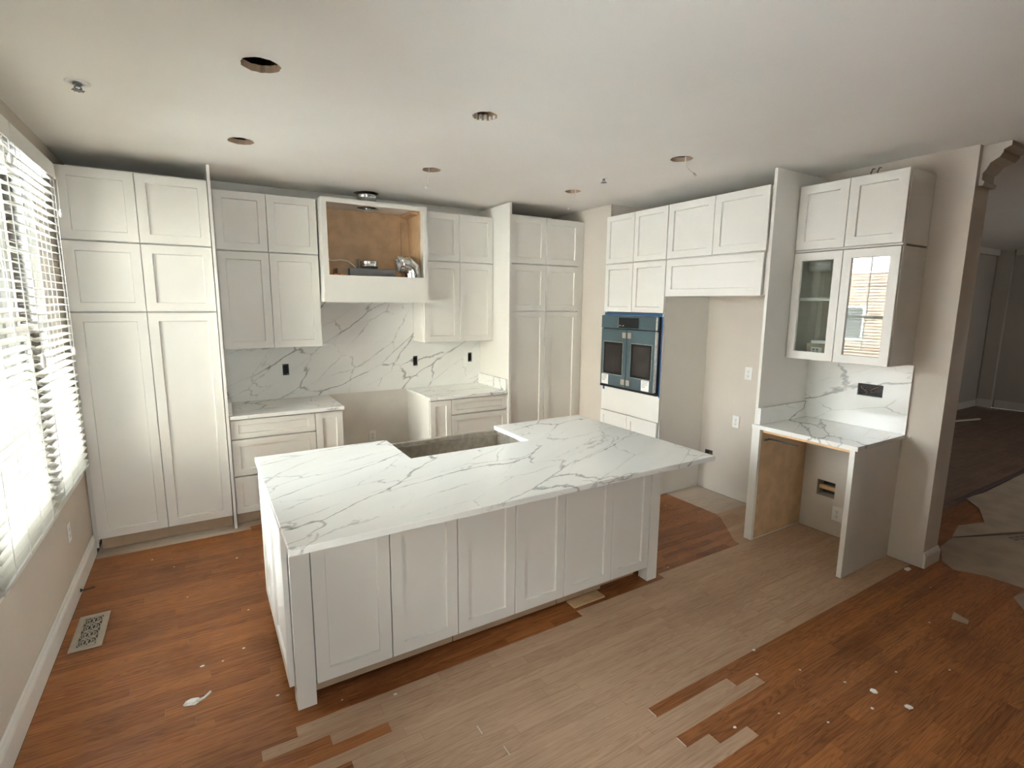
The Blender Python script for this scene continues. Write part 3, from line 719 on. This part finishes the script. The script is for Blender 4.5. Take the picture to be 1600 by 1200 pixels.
for d, a in ((dl, -1.42), (dr, -1.49)):
    for z in (1.475, 1.015):
        MB().tbox(TO, a, a + .05, .0462, .052, z, z + .055).build('handle_mount', 'reg', d, .002)
for d, a in ((dl, -1.085), (dr, -1.645)):
    s = MB().tbox(TO, a - .10, a, .0462, .0468, .995, 1.095).build('sticker', 'paper', d)
for z0, z1 in ((.992, 1.556), (1.566, 1.688)): MB().tbox(TO, oy1 + .013, oy1 + .031, .008, .0482, z0, z1).build('corner_strip', 'galv', ov, .004)
MB().tbox(TO, oy1, oy0, .0085, .03, .964, .986).build('vent_grille', 'black', ov)
for d, a in ((dl, -1.085), (dr, -1.645)):
    m = MB()
    for i, (u, l) in enumerate(((.008, .08), (.008, .07), (.008, .075), (.008, .05), (.008, .045))):
        m.tbox(TO, a - u - l, a - u, .0470, .0472, 1.082 - i * .013, 1.086 - i * .013)
    m.build('print', 'print', d)
TT = FX(XF - .0142)
tp = thing('painter_tape', 'blue painter tape framing the top and right of the wall oven', 'tape', (XF - .015, -1.44, 1.70))
MB().tbox(TT, OY1 + .012, OY0 - .012, .0003, .0012, 1.6935, 1.7165).build('strip', 'tape', tp)
MB().tbox(TT, OY1 + .001, OY1 + .0135, .0003, .0012, .950, 1.6930).build('strip', 'tape', tp)
tag(MB().tbox(TT, -1.085, -1.055, .0003, .0012, .925, .9615).build('tape_tab', 'tape'), 'small blue tape tab below the left corner of the oven', 'tape')
# refrigerator cabinets
FY0, FYM, FY1 = -1.8415, -2.316, -2.787
fc = thing('fridge_top_cabinet', 'white two door cabinet high above the refrigerator alcove', 'cabinet', (4.65, (FY0 + FY1) / 2, Z1))
bx('body', 'cab', fc, XF + .010, WX - .003, FY1, FY0, Z1, TOPZ - .008); pair(TR, FY0, FYM, FY1 + .004, Z1 + GAPZ / 2, TOPZ - .006, fc)
ff = thing('flip_up_cabinet', 'white single wide door cabinet directly above the refrigerator alcove', 'cabinet', (4.65, (FY0 + FY1) / 2, 1.876))
bx('body', 'cab', ff, XF + .010, WX - .003, FY1, FY0, 1.876, Z1 - .002); shaker(TR, FY0 - .004, FY1 + .02, 1.874, Z1 - GAPZ / 2, ff)
tag(bx('end_panel', 'cab', None, 4.318, WX - .002, -2.838, -2.816, .002, 2.757), 'tall white end panel between refrigerator alcove and desk nook', 'panel')
# water box in the alcove wall
wb = thing('water_supply_box', 'recessed grey water box low in the refrigerator alcove wall', 'utility box', (WX + .03, -1.947, .30))
m = MB(); m.box(WX - .004, WX + .055, -1.989, -1.985, .301, .399); m.box(WX - .004, WX + .055, -1.910, -1.906, .301, .399); m.box(WX - .004, WX + .055, -1.985, -1.910, .301, .305); m.box(WX - .004, WX + .055, -1.985, -1.910, .395, .399); m.box(WX + .051, WX + .055, -1.985, -1.910, .305, .395)
m.build('box', 'grey', wb); MB().tube([(WX + .025, -1.955, .306), (WX + .025, -1.955, .35), (WX + .01, -1.955, .36)], .009, 10).build('valve', 'copper', wb)

# ------------------------------------------------------------------ desk nook
KF = 4.6195; TK = FX(KF); KY0, KYM, KY1 = -2.844, -3.187, -3.5355
hu = thing('hutch_top_cabinet', 'white two door cabinet on top of the glass door hutch', 'cabinet', (4.78, -3.19, 2.198))
bx('body', 'cab', hu, KF + .008, WX - .003, KY1, KY0, 2.198, 2.654); pair(TK, KY0, KYM, KY1, 2.204, 2.656, hu)
MB().box(KF - .024, KF + .02, KY1 - .006, KY0 - .001, 2.1885, 2.1970).build('light_rail', 'cab', hu)
hg = thing('glass_door_cabinet', 'white hutch cabinet with two glass doors above the desk counter', 'cabinet', (4.78, -3.19, 1.408))
m = MB(); m.box(KF + .006, WX - .003, KY0 - .018, KY0, 1.408, 2.186); m.box(KF + .006, WX - .003, KY1, KY1 + .018, 1.408, 2.186)
m.box(KF + .006, WX - .003, KY1 + .018, KY0 - .018, 1.408, 1.426); m.box(KF + .006, WX - .003, KY1 + .018, KY0 - .018, 2.168, 2.186); m.box(WX - .009, WX - .003, KY1 + .018, KY0 - .018, 1.426, 2.168)
m.build('body', 'cab', hg)
bx('shelf', 'cab', hg, KF + .03, WX - .010, KY1 + .019, KY0 - .019, 1.838, 1.860)
bx('divider_stile', 'cab', hg, KF + .001, KF + .018, KYM - .02, KYM + .02, 1.4265, 2.1675)
pair(TK, KY0, KYM, KY1, 1.409, 2.183, hg, glass=True, rail=.056)
rl = thing('paper_roll', 'white paper roll at the top of the glass door hutch', 'roll', (4.80, -2.95, 2.08))
MB().tube([(4.80, -2.866, 2.100), (4.80, -3.03, 2.100)], .042, 20).build('roll', 'paper', rl); MB().tube([(4.80, -3.03, 2.100), (4.80, -3.033, 2.100)], .018, 14).build('core', 'kick', rl)
bx('hanger', 'white', rl, 4.79, 4.81, -2.96, -2.94, 2.141, 2.1675)
cbx = thing('small_carton', 'small brown carton with white label inside the glass door hutch', 'box', (4.78, -3.02, 1.4265))
bx('carton', 'card', cbx, 4.72, 4.84, -3.10, -2.93, 1.4265, 1.520, bevel=.002); bx('label', 'paper', cbx, 4.7185, 4.7198, -3.045, -2.965, 1.445, 1.495)
m = MB()
for (y, z) in ((-2.985, 1.478), (-2.985, 1.458), (-3.012, 1.478), (-3.012, 1.458)): m.box(4.7178, 4.7184, y - .008, y + .008, z - .006, z + .006)
m.build('print', 'print', cbx)
tag(bx('white_box', 'paper', None, 4.74, 4.83, -3.06, -2.95, 1.5215, 1.545), 'white flat box lying on the carton inside the hutch', 'box')
mt = MB().box(4.314, WX - .002, -3.553, -2.8385, .884, .914)
mt.box(4.300, 4.3139, -3.553, -2.8110, .884, .914)
tag(mt.build('countertop', 'qtop', None), 'small veined quartz desk countertop in the nook by the hall', 'countertop')
tag(bx('side_splash', 'qtop', None, 4.318, WX - .023, -2.862, -2.8385, .9145, 1.040, bevel=.001), 'low quartz side splash on the desk counter against the tall panel', 'splash')
tag(holed(FX(WX), -3.554, -2.8395, .9155, 1.402, .001, .0215, [(-3.388, -3.221, 1.150, 1.239)]).build('backsplash', 'qdesk'), 'veined quartz backsplash above the desk counter with wires in a cut-out', 'backsplash')
ob = thing('outlet_box', 'wide electrical box with tangled wires in the desk backsplash', 'outlet box', (WX - .01, -3.305, 1.15))
bx('box', 'box', ob, WX - .0040, WX - .0015, -3.387, -3.222, 1.151, 1.238)
for i in range(9):
    y = -3.372 + i * .017; rq = random.Random(60 + i)
    MB().tube([(WX - .007, y, 1.158 + rq.uniform(0, .02))] + [(WX - rq.uniform(.009, .018), y + rq.uniform(-.03, .035), 1.165 + .018 * q + rq.uniform(-.008, .008)) for q in range(1, 4)], .0016, 6).build('wire', ('grey', 'grey', 'copper', 'slot')[i % 4], ob)
dk = thing('desk_base', 'white desk base frame with two leg panels and bare wood rail', 'desk', (4.6, -3.18, 0))
MB().box(4.319, WX - .003, -2.876, -2.866, .002, .883).build('left_leg_panel', 'cab', dk)
MB().box(4.304, 4.3175, -2.876, -2.8145, .002, .883).build('left_leg_post', 'cab', dk)
MB().box(4.33, WX - .003, -2.879, -2.8765, .012, .883).build('plywood_lining', 'ply', dk)
MB().box(4.315, WX - .003, -3.532, -3.501, .002, .883).build('right_leg_panel', 'cab', dk)
MB().box(4.338, 4.357, -3.5005, -2.8795, .858, .883).build('front_rail', 'maple', dk)
MB().box(4.42, 4.43, -3.10, -2.8795, .79, .80).box(4.358, 4.42, -2.8895, -2.8795, .79, .80).build('slide_rail', 'slot', dk)

# ------------------------------------------------------------------ island
IX0, IX1, IY0, IY1 = .982, 3.345, -3.217, -1.908
NX0, NX1, NY = 1.757, 2.5634, -2.372
isl = thing('island_cabinet', 'large white kitchen island base with six shaker doors facing the room', 'island', (2.1, -2.4, 0))
LF = -2.8785; TI = FY(LF)
m = MB(); m.box(1.016, 3.235, -2.40, -1.955, .10, .640); m.box(1.016, 3.235, LF + .010, -2.40, .10, .882); m.box(1.016, 1.72, -2.3999, -1.955, .6401, .882); m.box(2.60, 3.235, -2.3999, -1.955, .6401, .882)
m.build('body', 'cab', isl)
xs = [1.1005, 1.4535, 1.803, 2.148, 2.485, 2.845, 3.164]
for a, b in zip(xs, xs[1:]): shaker(TI, a + G, b - G, .100, .878, isl, rail=.058)
for a, b in ((1.1005, 1.80), (1.806, 2.482), (2.488, 2.83)): bx('toe_kick', 'kick', isl, a, b, LF + .055, LF + .07, .012, .098)
bx('toe_kick_scrap', 'kick', isl, 2.84, 3.15, LF + .09, LF + .10, .003, .045)
for a, b in ((1.017, 1.0975), (3.167, 3.2495)): MB().box(a, b, LF - .021, LF - .002, .002, .883).box(a, a + .019, LF - .002, LF + .06, .002, .883).build('corner_post', 'cab', isl)
bx('end_panel', 'cab', isl, 3.2365, 3.2490, LF + .065, -1.955, .002, .883)
TE = FX(1.013)
for u0, u1 in ((-2.388, -1.957), (-2.866, -2.392)): shaker(TE, u0, u1, .105, .876, isl, name='end_panel_door', th=.022)
bx('side_toe_kick', 'kick', isl, 1.05, 1.062, LF + .08, -1.97, .002, .099)
top = MB()
def poly_slab(pts, z0, z1):
    n = len(pts); mb = MB()
    mb.v = [(x, y, z) for z in (z0, z1) for x, y in pts]
    mb.f = [tuple(range(n))[::-1], tuple(range(n, 2 * n))] + [(i, (i + 1) % n, n + (i + 1) % n, n + i) for i in range(n)]
    mb.mi = [0] * len(mb.f); mb.sm = [False] * len(mb.f); return mb
def island_top():
    bm = bmesh.new(); es = []
    def lp(pts):
        vs = [bm.verts.new(p) for p in pts]; es.extend(bm.edges.new((vs[i], vs[(i + 1) % len(vs)])) for i in range(len(vs)))
    lp([(x, y, .884) for x, y in ((IX0, IY0), (IX1, IY0), (IX1, IY1), (NX1, IY1), (NX1, NY), (NX0, NY), (NX0, IY1), (IX0, IY1))])
    for c in ((1.876, -2.414), (2.176, -2.430)): lp([(c[0] + .016 * math.cos(2 * math.pi * k / 20), c[1] + .016 * math.sin(2 * math.pi * k / 20), .884) for k in range(20)])
    bmesh.ops.triangle_fill(bm, use_beauty=True, edges=es)
    g = bmesh.ops.extrude_face_region(bm, geom=bm.faces[:]); bmesh.ops.translate(bm, verts=[v for v in g['geom'] if isinstance(v, bmesh.types.BMVert)], vec=(0, 0, .03))
    bmesh.ops.recalc_face_normals(bm, faces=bm.faces)
    me = bpy.data.meshes.new('island_countertop'); bm.to_mesh(me); bm.free(); me.materials.append(M['qtop'])
    o = bpy.data.objects.new('island_countertop', me); COL.objects.link(o); ORG[o] = Vector()
    bv = o.modifiers.new('bevel', 'BEVEL'); bv.width = .003; bv.segments = 2; bv.limit_method = 'ANGLE'
    return tag(o, 'large white quartz island countertop with grey veins and sink notch', 'countertop')
island_top()
sk = thing('farmhouse_sink', 'stainless steel workstation sink set in the island notch', 'sink', (2.16, -2.14, .65))
m = MB(); X0, X1, Y0s, Y1s, zb, zt = 1.735, 2.588, -2.392, -1.896, .655, .8825; t_ = .012
m.box(X0, X1, Y0s, Y1s, zb, zb + .004)
m.box(X0, X0 + t_, Y0s, Y1s, zb + .004, zt); m.box(X1 - t_, X1, Y0s, Y1s, zb + .004, zt); m.box(X0 + t_, X1 - t_, Y0s, Y0s + t_, zb + .004, zt); m.box(X0 + t_, X1 - t_, Y1s - .03, Y1s, zb + .004, zt)
m.build('basin', 'steel', sk, .003)
MB().box(X0 + t_ + .001, X1 - t_ - .001, Y1s - .052, Y1s - .031, zt - .03, zt - .022).box(X0 + t_ + .001, X1 - t_ - .001, Y0s + t_ + .001, Y0s + t_ + .02, zt - .03, zt - .022).build('ledge', 'steel', sk)
MB().cyl((2.16, -2.15), .045, zb + .0042, zb + .007, 24).build('drain', 'grey', sk)

# ------------------------------------------------------------------ blinds
def slat_mesh(L):
    mb = MB(); n = 5; wd = .050; th = .0028
    def sec(y):
        up = []; dn = []
        for i in range(n):
            u = -wd / 2 + wd * i / (n - 1); z = .0032 * (1 - (2 * u / wd) ** 2)
            up.append((u, y, z + th / 2)); dn.append((u, y, z - th / 2))
        return up + dn[::-1]
    mb.loft([sec(-L / 2), sec(L / 2)], sm=False)
    o = mb.build('slat', 'slat'); return o
def blind(label, ya, yb, tilt, zbot):
    cy = (ya + yb) / 2; L = abs(yb - ya); xc = .040
    t = thing('window_blind', label, 'blind', (xc, cy, zbot), 'white slat blinds on the left window')
    MB().box(.006, .062, min(ya, yb) + .002, max(ya, yb) - .002, 2.56, 2.60).build('head_rail', 'plast', t)
    MB().box(.0635, .0725, min(ya, yb) - .006, max(ya, yb) + .006, 2.535, 2.628).build('valance', 'plast', t, .003)
    z = zbot + .042; first = slat_mesh(L); ROT = R(tilt); k = 0
    while z < 2.55:
        o = first if k == 0 else first.copy()
        if k: COL.objects.link(o)
        o.parent = t; o.location = (0, random.uniform(-.002, .002), z - zbot); o.rotation_euler = (random.uniform(-.002, .002), ROT + random.uniform(-.02, .02), 0)
        k += 1; z += .0445
    MB().box(xc - .025, xc + .025, cy - L / 2, cy + L / 2, zbot, zbot + .018).build('bottom_rail', 'slat', t, .003)
    for f in (-.36, -.12, .12, .36) if L > .6 else (-.3, .3):
        for dx in (-.0285, .0285): MB().tube([(xc + dx, cy + f * L, zbot + .019), (xc + dx, cy + f * L, 2.559)], .0013, 5).build('ladder_cord', 'plast', t)
    return t
br = blind('right hand white slat blind, next to the window pantry', -1.690, -.822, 11, .708)
bl = blind('left hand white slat blind, at the left edge of the photo', -2.600, -1.722, 17, .690)
def cord(y, z, lab, dz=.05):
    t = thing('pull_cord', lab, 'cord', (.079, y, z))
    MB().tube([(.079, y, 2.53), (.080, y - .004, (z + 2.5) / 2), (.079, y, z)], .0014, 5).build('cord', 'plast', t)
    m = MB(); rr = [.003, .007, .010, .011, .009, .004]
    m.tube([(.079, y, z - dz * i / 5) for i in range(6)], rr, 10).build('tassel', 'plast', t)
cord(-.835, 2.36, 'short cord with white tassel high at the right end of the right blind')
cord(-.93, 1.51, 'cord with white tassel hanging in front of the right blind near the pantry')
cord(-1.70, 1.54, 'cord with large white tassel where the two blinds meet', .08)
cord(-1.80, 2.47, 'short cord with tassel near the top of the left blind', .05)

# ------------------------------------------------------------------ ceiling fittings
def wire(lab, c, z, dx, dy):
    t = thing('ceiling_wire', lab, 'wire', (c[0], c[1], H))
    MB().tube([(c[0], c[1], H + .06), (c[0] + .002, c[1], H - .01), (c[0] + dx * .1, c[1] + dy * .1, H - (H - z) * .45), (c[0] + dx * .55, c[1] + dy * .55, z + (H - z) * .2), (c[0] + dx, c[1] + dy, z)], .0032, 6).build('wire', 'wire', t)
    MB().tube([(c[0] + dx * .97, c[1] + dy * .97, z + .004), (c[0] + dx * 1.25, c[1] + dy * 1.25, z - .012)], [.008, .006], 8).build('connector', 'plast', t)
wire('white wire hanging from the ceiling hole above the range hood', (2.33, -1.31), 2.655, -.03, -.02)
wire('white wire hanging from the ceiling hole before the corner pantry', (3.72, -1.31), 2.64, -.05, .02)
wire('white wire hanging from the ceiling hole near the fridge cabinets', (3.715, -2.54), 2.70, .07, -.02)
mt = MB()
for k in range(5):
    a = -.4 + k * .42; r = .066; x, y = 2.155 + r * math.cos(a + .6), -2.533 + r * math.sin(a + .6)
    mt.box(x - .006, x + .006, y - .006, y + .006, H + .001, H + .03)
tag(mt.build('fixture_clip', 'white'), 'white fixture clips in the middle ceiling hole', 'clip')
def sprinkler(c, r, lab):
    t = thing('sprinkler', lab, 'sprinkler', (c[0], c[1], H))
    m = MB(); n = 24
    prof = [(r, H - .0005), (r, H - .004), (r * .92, H - .008), (r * .55, H - .006), (r * .5, H - .001)]
    m.loft([[(c[0] + a * math.cos(2 * math.pi * j / n), c[1] + a * math.sin(2 * math.pi * j / n), z) for j in range(n)] for a, z in prof], cap=False).build('escutcheon', 'plast', t)
    MB().cyl(c, r * .38, H - .012, H - .006, 16).cyl(c, .009, H - .018, H - .012, 12).build('stem', 'grey', t)
    for s in (-1, 1): MB().tube([(c[0] + s * .007, c[1], H - .016), (c[0] + s * .013, c[1], H - .024), (c[0] + s * .003, c[1], H - .034)], .003, 6).build('frame_arm', 'grey', t)
    m = MB(); m.cyl(c, .018, H - .037, H - .034, 16)
    for j in range(8):
        a = 2 * math.pi * j / 8; m.box(c[0] + .021 * math.cos(a) - .003, c[0] + .021 * math.cos(a) + .003, c[1] + .021 * math.sin(a) - .003, c[1] + .021 * math.sin(a) + .003, H - .037, H - .034)
    m.build('deflector', 'grey', t)
sprinkler((.368, -1.915), .048, 'sprinkler head with white ring on the ceiling near the window')
sprinkler((3.60, -1.83), .026, 'small sprinkler head on the ceiling before the oven column')

# ------------------------------------------------------------------ floor register
rg = thing('floor_register', 'bronze scrollwork floor register near the left wall', 'register', (.129, -1.715, 0))
rx0, rx1, ry0, ry1 = .058, .200, -1.900, -1.540
m = holed(lambda u, d, z: (u, z, d), rx0, rx1, ry0, ry1, .0006, .006, [(rx0 + .030, rx1 - .030, ry0 + .034, ry1 - .034)]); m.build('frame', 'reg', rg, .002)
bx('dark_opening', 'slot', rg, rx0 + .029, rx1 - .029, ry0 + .033, ry1 - .033, .0006, .0012)
m = MB(); cw = (rx1 - rx0 - .06) / 2; ch = (ry1 - ry0 - .068) / 4
for i in range(2):
    for j in range(4):
        cx = rx0 + .03 + cw * (i + .5); cy = ry0 + .034 + ch * (j + .5); s = 1 if i else -1
        m.tube([(cx + cw * .46 * math.cos(a) , cy + ch * .46 * math.sin(a), .0035) for a in [R(q) for q in range(0, 361, 24)]], .0026, 6, cap=False)
        m.tube([(cx + s * cw * (.30 - .20 * q / 10) * math.cos(R(-120 + q * 30)), cy + ch * (.34 - .22 * q / 10) * math.sin(R(-120 + q * 30)), .0035) for q in range(11)], .0026, 6)
xm = (rx0 + rx1) / 2
for s in (-1, 1): m.tube([(xm + s * cw * .5 * math.sin(math.pi * q / 4), ry0 + .034 + ch * q / 4, .0035) for q in range(17)], .0026, 6)
m.build('scrollwork', 'reg', rg)

# ------------------------------------------------------------------ debris and floor protection
def blob(name, lab, cat, x, y, r, h, mat='paper', seed=0, grp=None, sq=1.0):
    rr = random.Random(seed); mb = MB(); n = 10
    rings = [[(x + r * f * (1 + rr.uniform(-.25, .25)) * math.cos(2 * math.pi * j / n), y + r * sq * f * (1 + rr.uniform(-.25, .25)) * math.sin(2 * math.pi * j / n), z) for j in range(n)] for f, z in ((1, .0008), (.95, h * .5), (.6, h))]
    return tag(mb.loft(rings, sm=False).build(name, mat), lab, cat, grp)
blob('plastic_wad', 'crumpled white plastic wad on the orange floor left of the island', 'plastic', .612, -2.60, .030, .012, seed=3, sq=.75)
tag(MB().tube([(.628, -2.61, .005), (.66, -2.60, .004), (.685, -2.57, .003)], .006, 6).build('plastic_strip', 'paper'), 'short white plastic strip beside the crumpled wad', 'plastic')
sp = [(.872, -1.198), (.496, -1.124), (.653, -2.349), (.742, -2.359), (.89, -1.934), (.84, -2.302), (3.253, -4.202), (3.867, -4.276), (2.858, -4.002), (2.997, -4.142), (3.32, -4.051), (4.268, -2.051), (3.617, -4.145),
      (3.43, -2.84), (4.709, -3.888), (3.152, -3.681), (3.215, -3.892), (.36, -.93), (.58, -1.60), (.95, -2.75), (1.42, -3.02), (1.2, -2.93), (4.10, -2.10), (3.6, -2.0), (2.62, -3.95), (4.25, -4.05), (3.0, -3.80)]
for i, (x, y) in enumerate(sp):
    s = random.Random(i).uniform(.0045, .010)
    wh = ('on the orange floor left of the island' if x < 1.3 and y > -2.8 else 'on the reddish floor right of the island' if y > -2.2 or (x > 3 and y > -2.95) else 'on the brown floor at lower right' if x > 2.5 and y < -3.6 else 'near the front foot of the island')
    blob('paint_chip', 'tiny white paint chip lying ' + wh, 'debris', x, y, s, .0022, seed=i + 20, grp='white paint chips ' + wh, sq=.7)
for (x, y, l) in ((3.376, -4.152, 'larger white drywall crumb on brown floor, upper of two'), (3.405, -4.283, 'larger white drywall crumb on brown floor, lower of two')):
    blob('drywall_crumb', l, 'debris', x, y, .016, .006, seed=int(x * 100))
blob('drywall_scrap', 'torn white drywall scrap on the floor at the foot of the wall end', 'debris', 4.847, -3.704, .035, .010, seed=9, sq=.5)
tag(poly_slab([(4.40, -4.10), (4.50, -4.08), (4.47, -4.16), (4.42, -4.17)], .0008, .003).build('paper_scrap', 'card'), 'small torn tan paper scrap on the brown floor', 'debris')
tag(MB().box(2.56, 2.80, -2.905, -2.826, .001, .013).build('wood_block', 'scrap', None, .002), 'flat scrap of wood board lying at the island toe kick', 'wood')
bz = thing('cable_stub', 'thin black cable sticking out of the left baseboard', 'cable', (.03, -1.22, .03))
MB().tube([(.0175, -1.246, .032), (.04, -1.215, .018), (.075, -1.175, .004)], .0035, 6).build('cable', 'slot', bz); MB().tube([(.0168, -1.25, .035), (.026, -1.238, .03)], [.012, .004], 8).build('clip', 'slot', bz)
blob('wood_chip', 'dark wood splinter on the sanded floor in front of the island', 'debris', 2.12, -3.13, .010, .003, 'kick', 44, None, .4)
# floor paper in the hall opening
def sheet(lab, pts, z): 
    return tag(poly_slab(pts, z, z + .0012).build('floor_paper', 'card'), lab, 'floor paper')
sheet('brown floor protection paper nearest the wall end', [(5.205, -3.775), (5.47, -3.672), (5.74, -3.655), (6.4, -3.93), (7.2, -4.35), (7.2, -5.2), (6.3, -4.65), (5.6, -4.30), (5.22, -4.20), (5.21, -4.02), (5.12, -3.87)], .0010)
sheet('brown floor protection paper with torn corner, second from the wall end', [(5.745, -3.648), (6.06, -3.585), (6.33, -3.672), (6.68, -3.53), (6.89, -3.362), (7.25, -3.40), (8.4, -3.385), (9.8, -3.40), (9.8, -5.2), (7.25, -5.2), (7.22, -4.33), (6.42, -3.92)], .0028)
sheet('grey floor protection paper at the right edge of the photo', [(4.87, -4.30), (5.02, -4.205), (5.30, -4.235), (5.65, -4.45), (5.9, -4.9), (5.2, -5.0)], .0028)
def mark(lab, x, y, w_, a):
    c, s = math.cos(a), math.sin(a); m = MB()
    for i in range(5):
        for j in range(2):
            u0 = -w_ / 2 + i * w_ / 5; v0 = -.03 + j * .035
            P = [(u0, v0), (u0 + w_ / 6.5, v0), (u0 + w_ / 6.5, v0 + .024), (u0, v0 + .024)]
            m.q([(x + c * p - s * q, y + s * p + c * q, .0049 if lab else .0049) for p, q in P])
    return m
pm = mark('x', 6.25, -3.95, .3, -.3); pp = [o for o in bpy.data.objects if o.name.startswith('floor_paper')]
pm.build('print', 'print', pp[1]); mark('x', 6.75, -4.02, .35, -.3).build('print', 'print', pp[1])
tag(poly_slab([(5.55, -3.615), (5.56, -3.640), (7.25, -3.395), (9.8, -3.375), (9.8, -3.35), (7.22, -3.37)][:0] or [(6.70, -3.345), (6.72, -3.375), (9.2, -3.395), (9.2, -3.36)], .0055, .0062).build('floor_tape', 'ptape'), 'dark purple tape strip along the far edge of floor paper', 'tape')
tag(poly_slab([(5.74, -3.652), (5.745, -3.668), (6.6, -4.045), (6.6, -4.03)], .0045, .0052).build('floor_tape', 'ptape'), 'dark tape seam between the two sheets of floor paper', 'tape')
tag(MB().box(0, 1.3, -.02, .02, 0, .02).build('wood_strip', 'shade_trim'), 'white trim strip lying on the hall floor by the far wall', 'trim')
o = bpy.data.objects['wood_strip']; o.location = (10.2, -1.75, .001); o.rotation_euler = (0, 0, R(-14))
tag(MB().box(8.2, 8.45, -1.98, -1.72, .001, .03).build('plinth_block', 'shade_trim', None, .004), 'white block on the hall floor just behind the wall end', 'block')

for i, (x, y) in enumerate(((2.371, -3.710), (2.360, -3.884), (1.665, -3.40), (1.712, -3.548))):
    tag(MB().box(x - .002, x + .002, y - .025, y + .025, .0004, .0014).build('putty_line', 'dry'), ('white putty line at the left end of the upper brown strip at lower right', 'white putty line at the left end of the lower brown strip at lower right', 'upper white putty line across the sanded boards before the island', 'lower white putty line across the sanded boards before the island')[i], 'putty')
tag(MB().tube([(WX - .0008, -3.578, .906), (WX - .006, -3.578, .906)], .006, 10).build('wall_plug', 'plast'), 'tiny white wall plug on the wall end beside the desk counter', 'plug')
wl_ = thing('wire_loop', 'small dark wire loops sticking up behind the desk hutch top', 'wire', (4.72, -3.27, 2.654))
for y in (-3.255, -3.295):
    MB().tube([(4.72, y, 2.655), (4.722, y + .006, 2.69), (4.722, y - .004, 2.715), (4.724, y - .016, 2.712)], .004, 6).build('wire', 'slot', wl_)
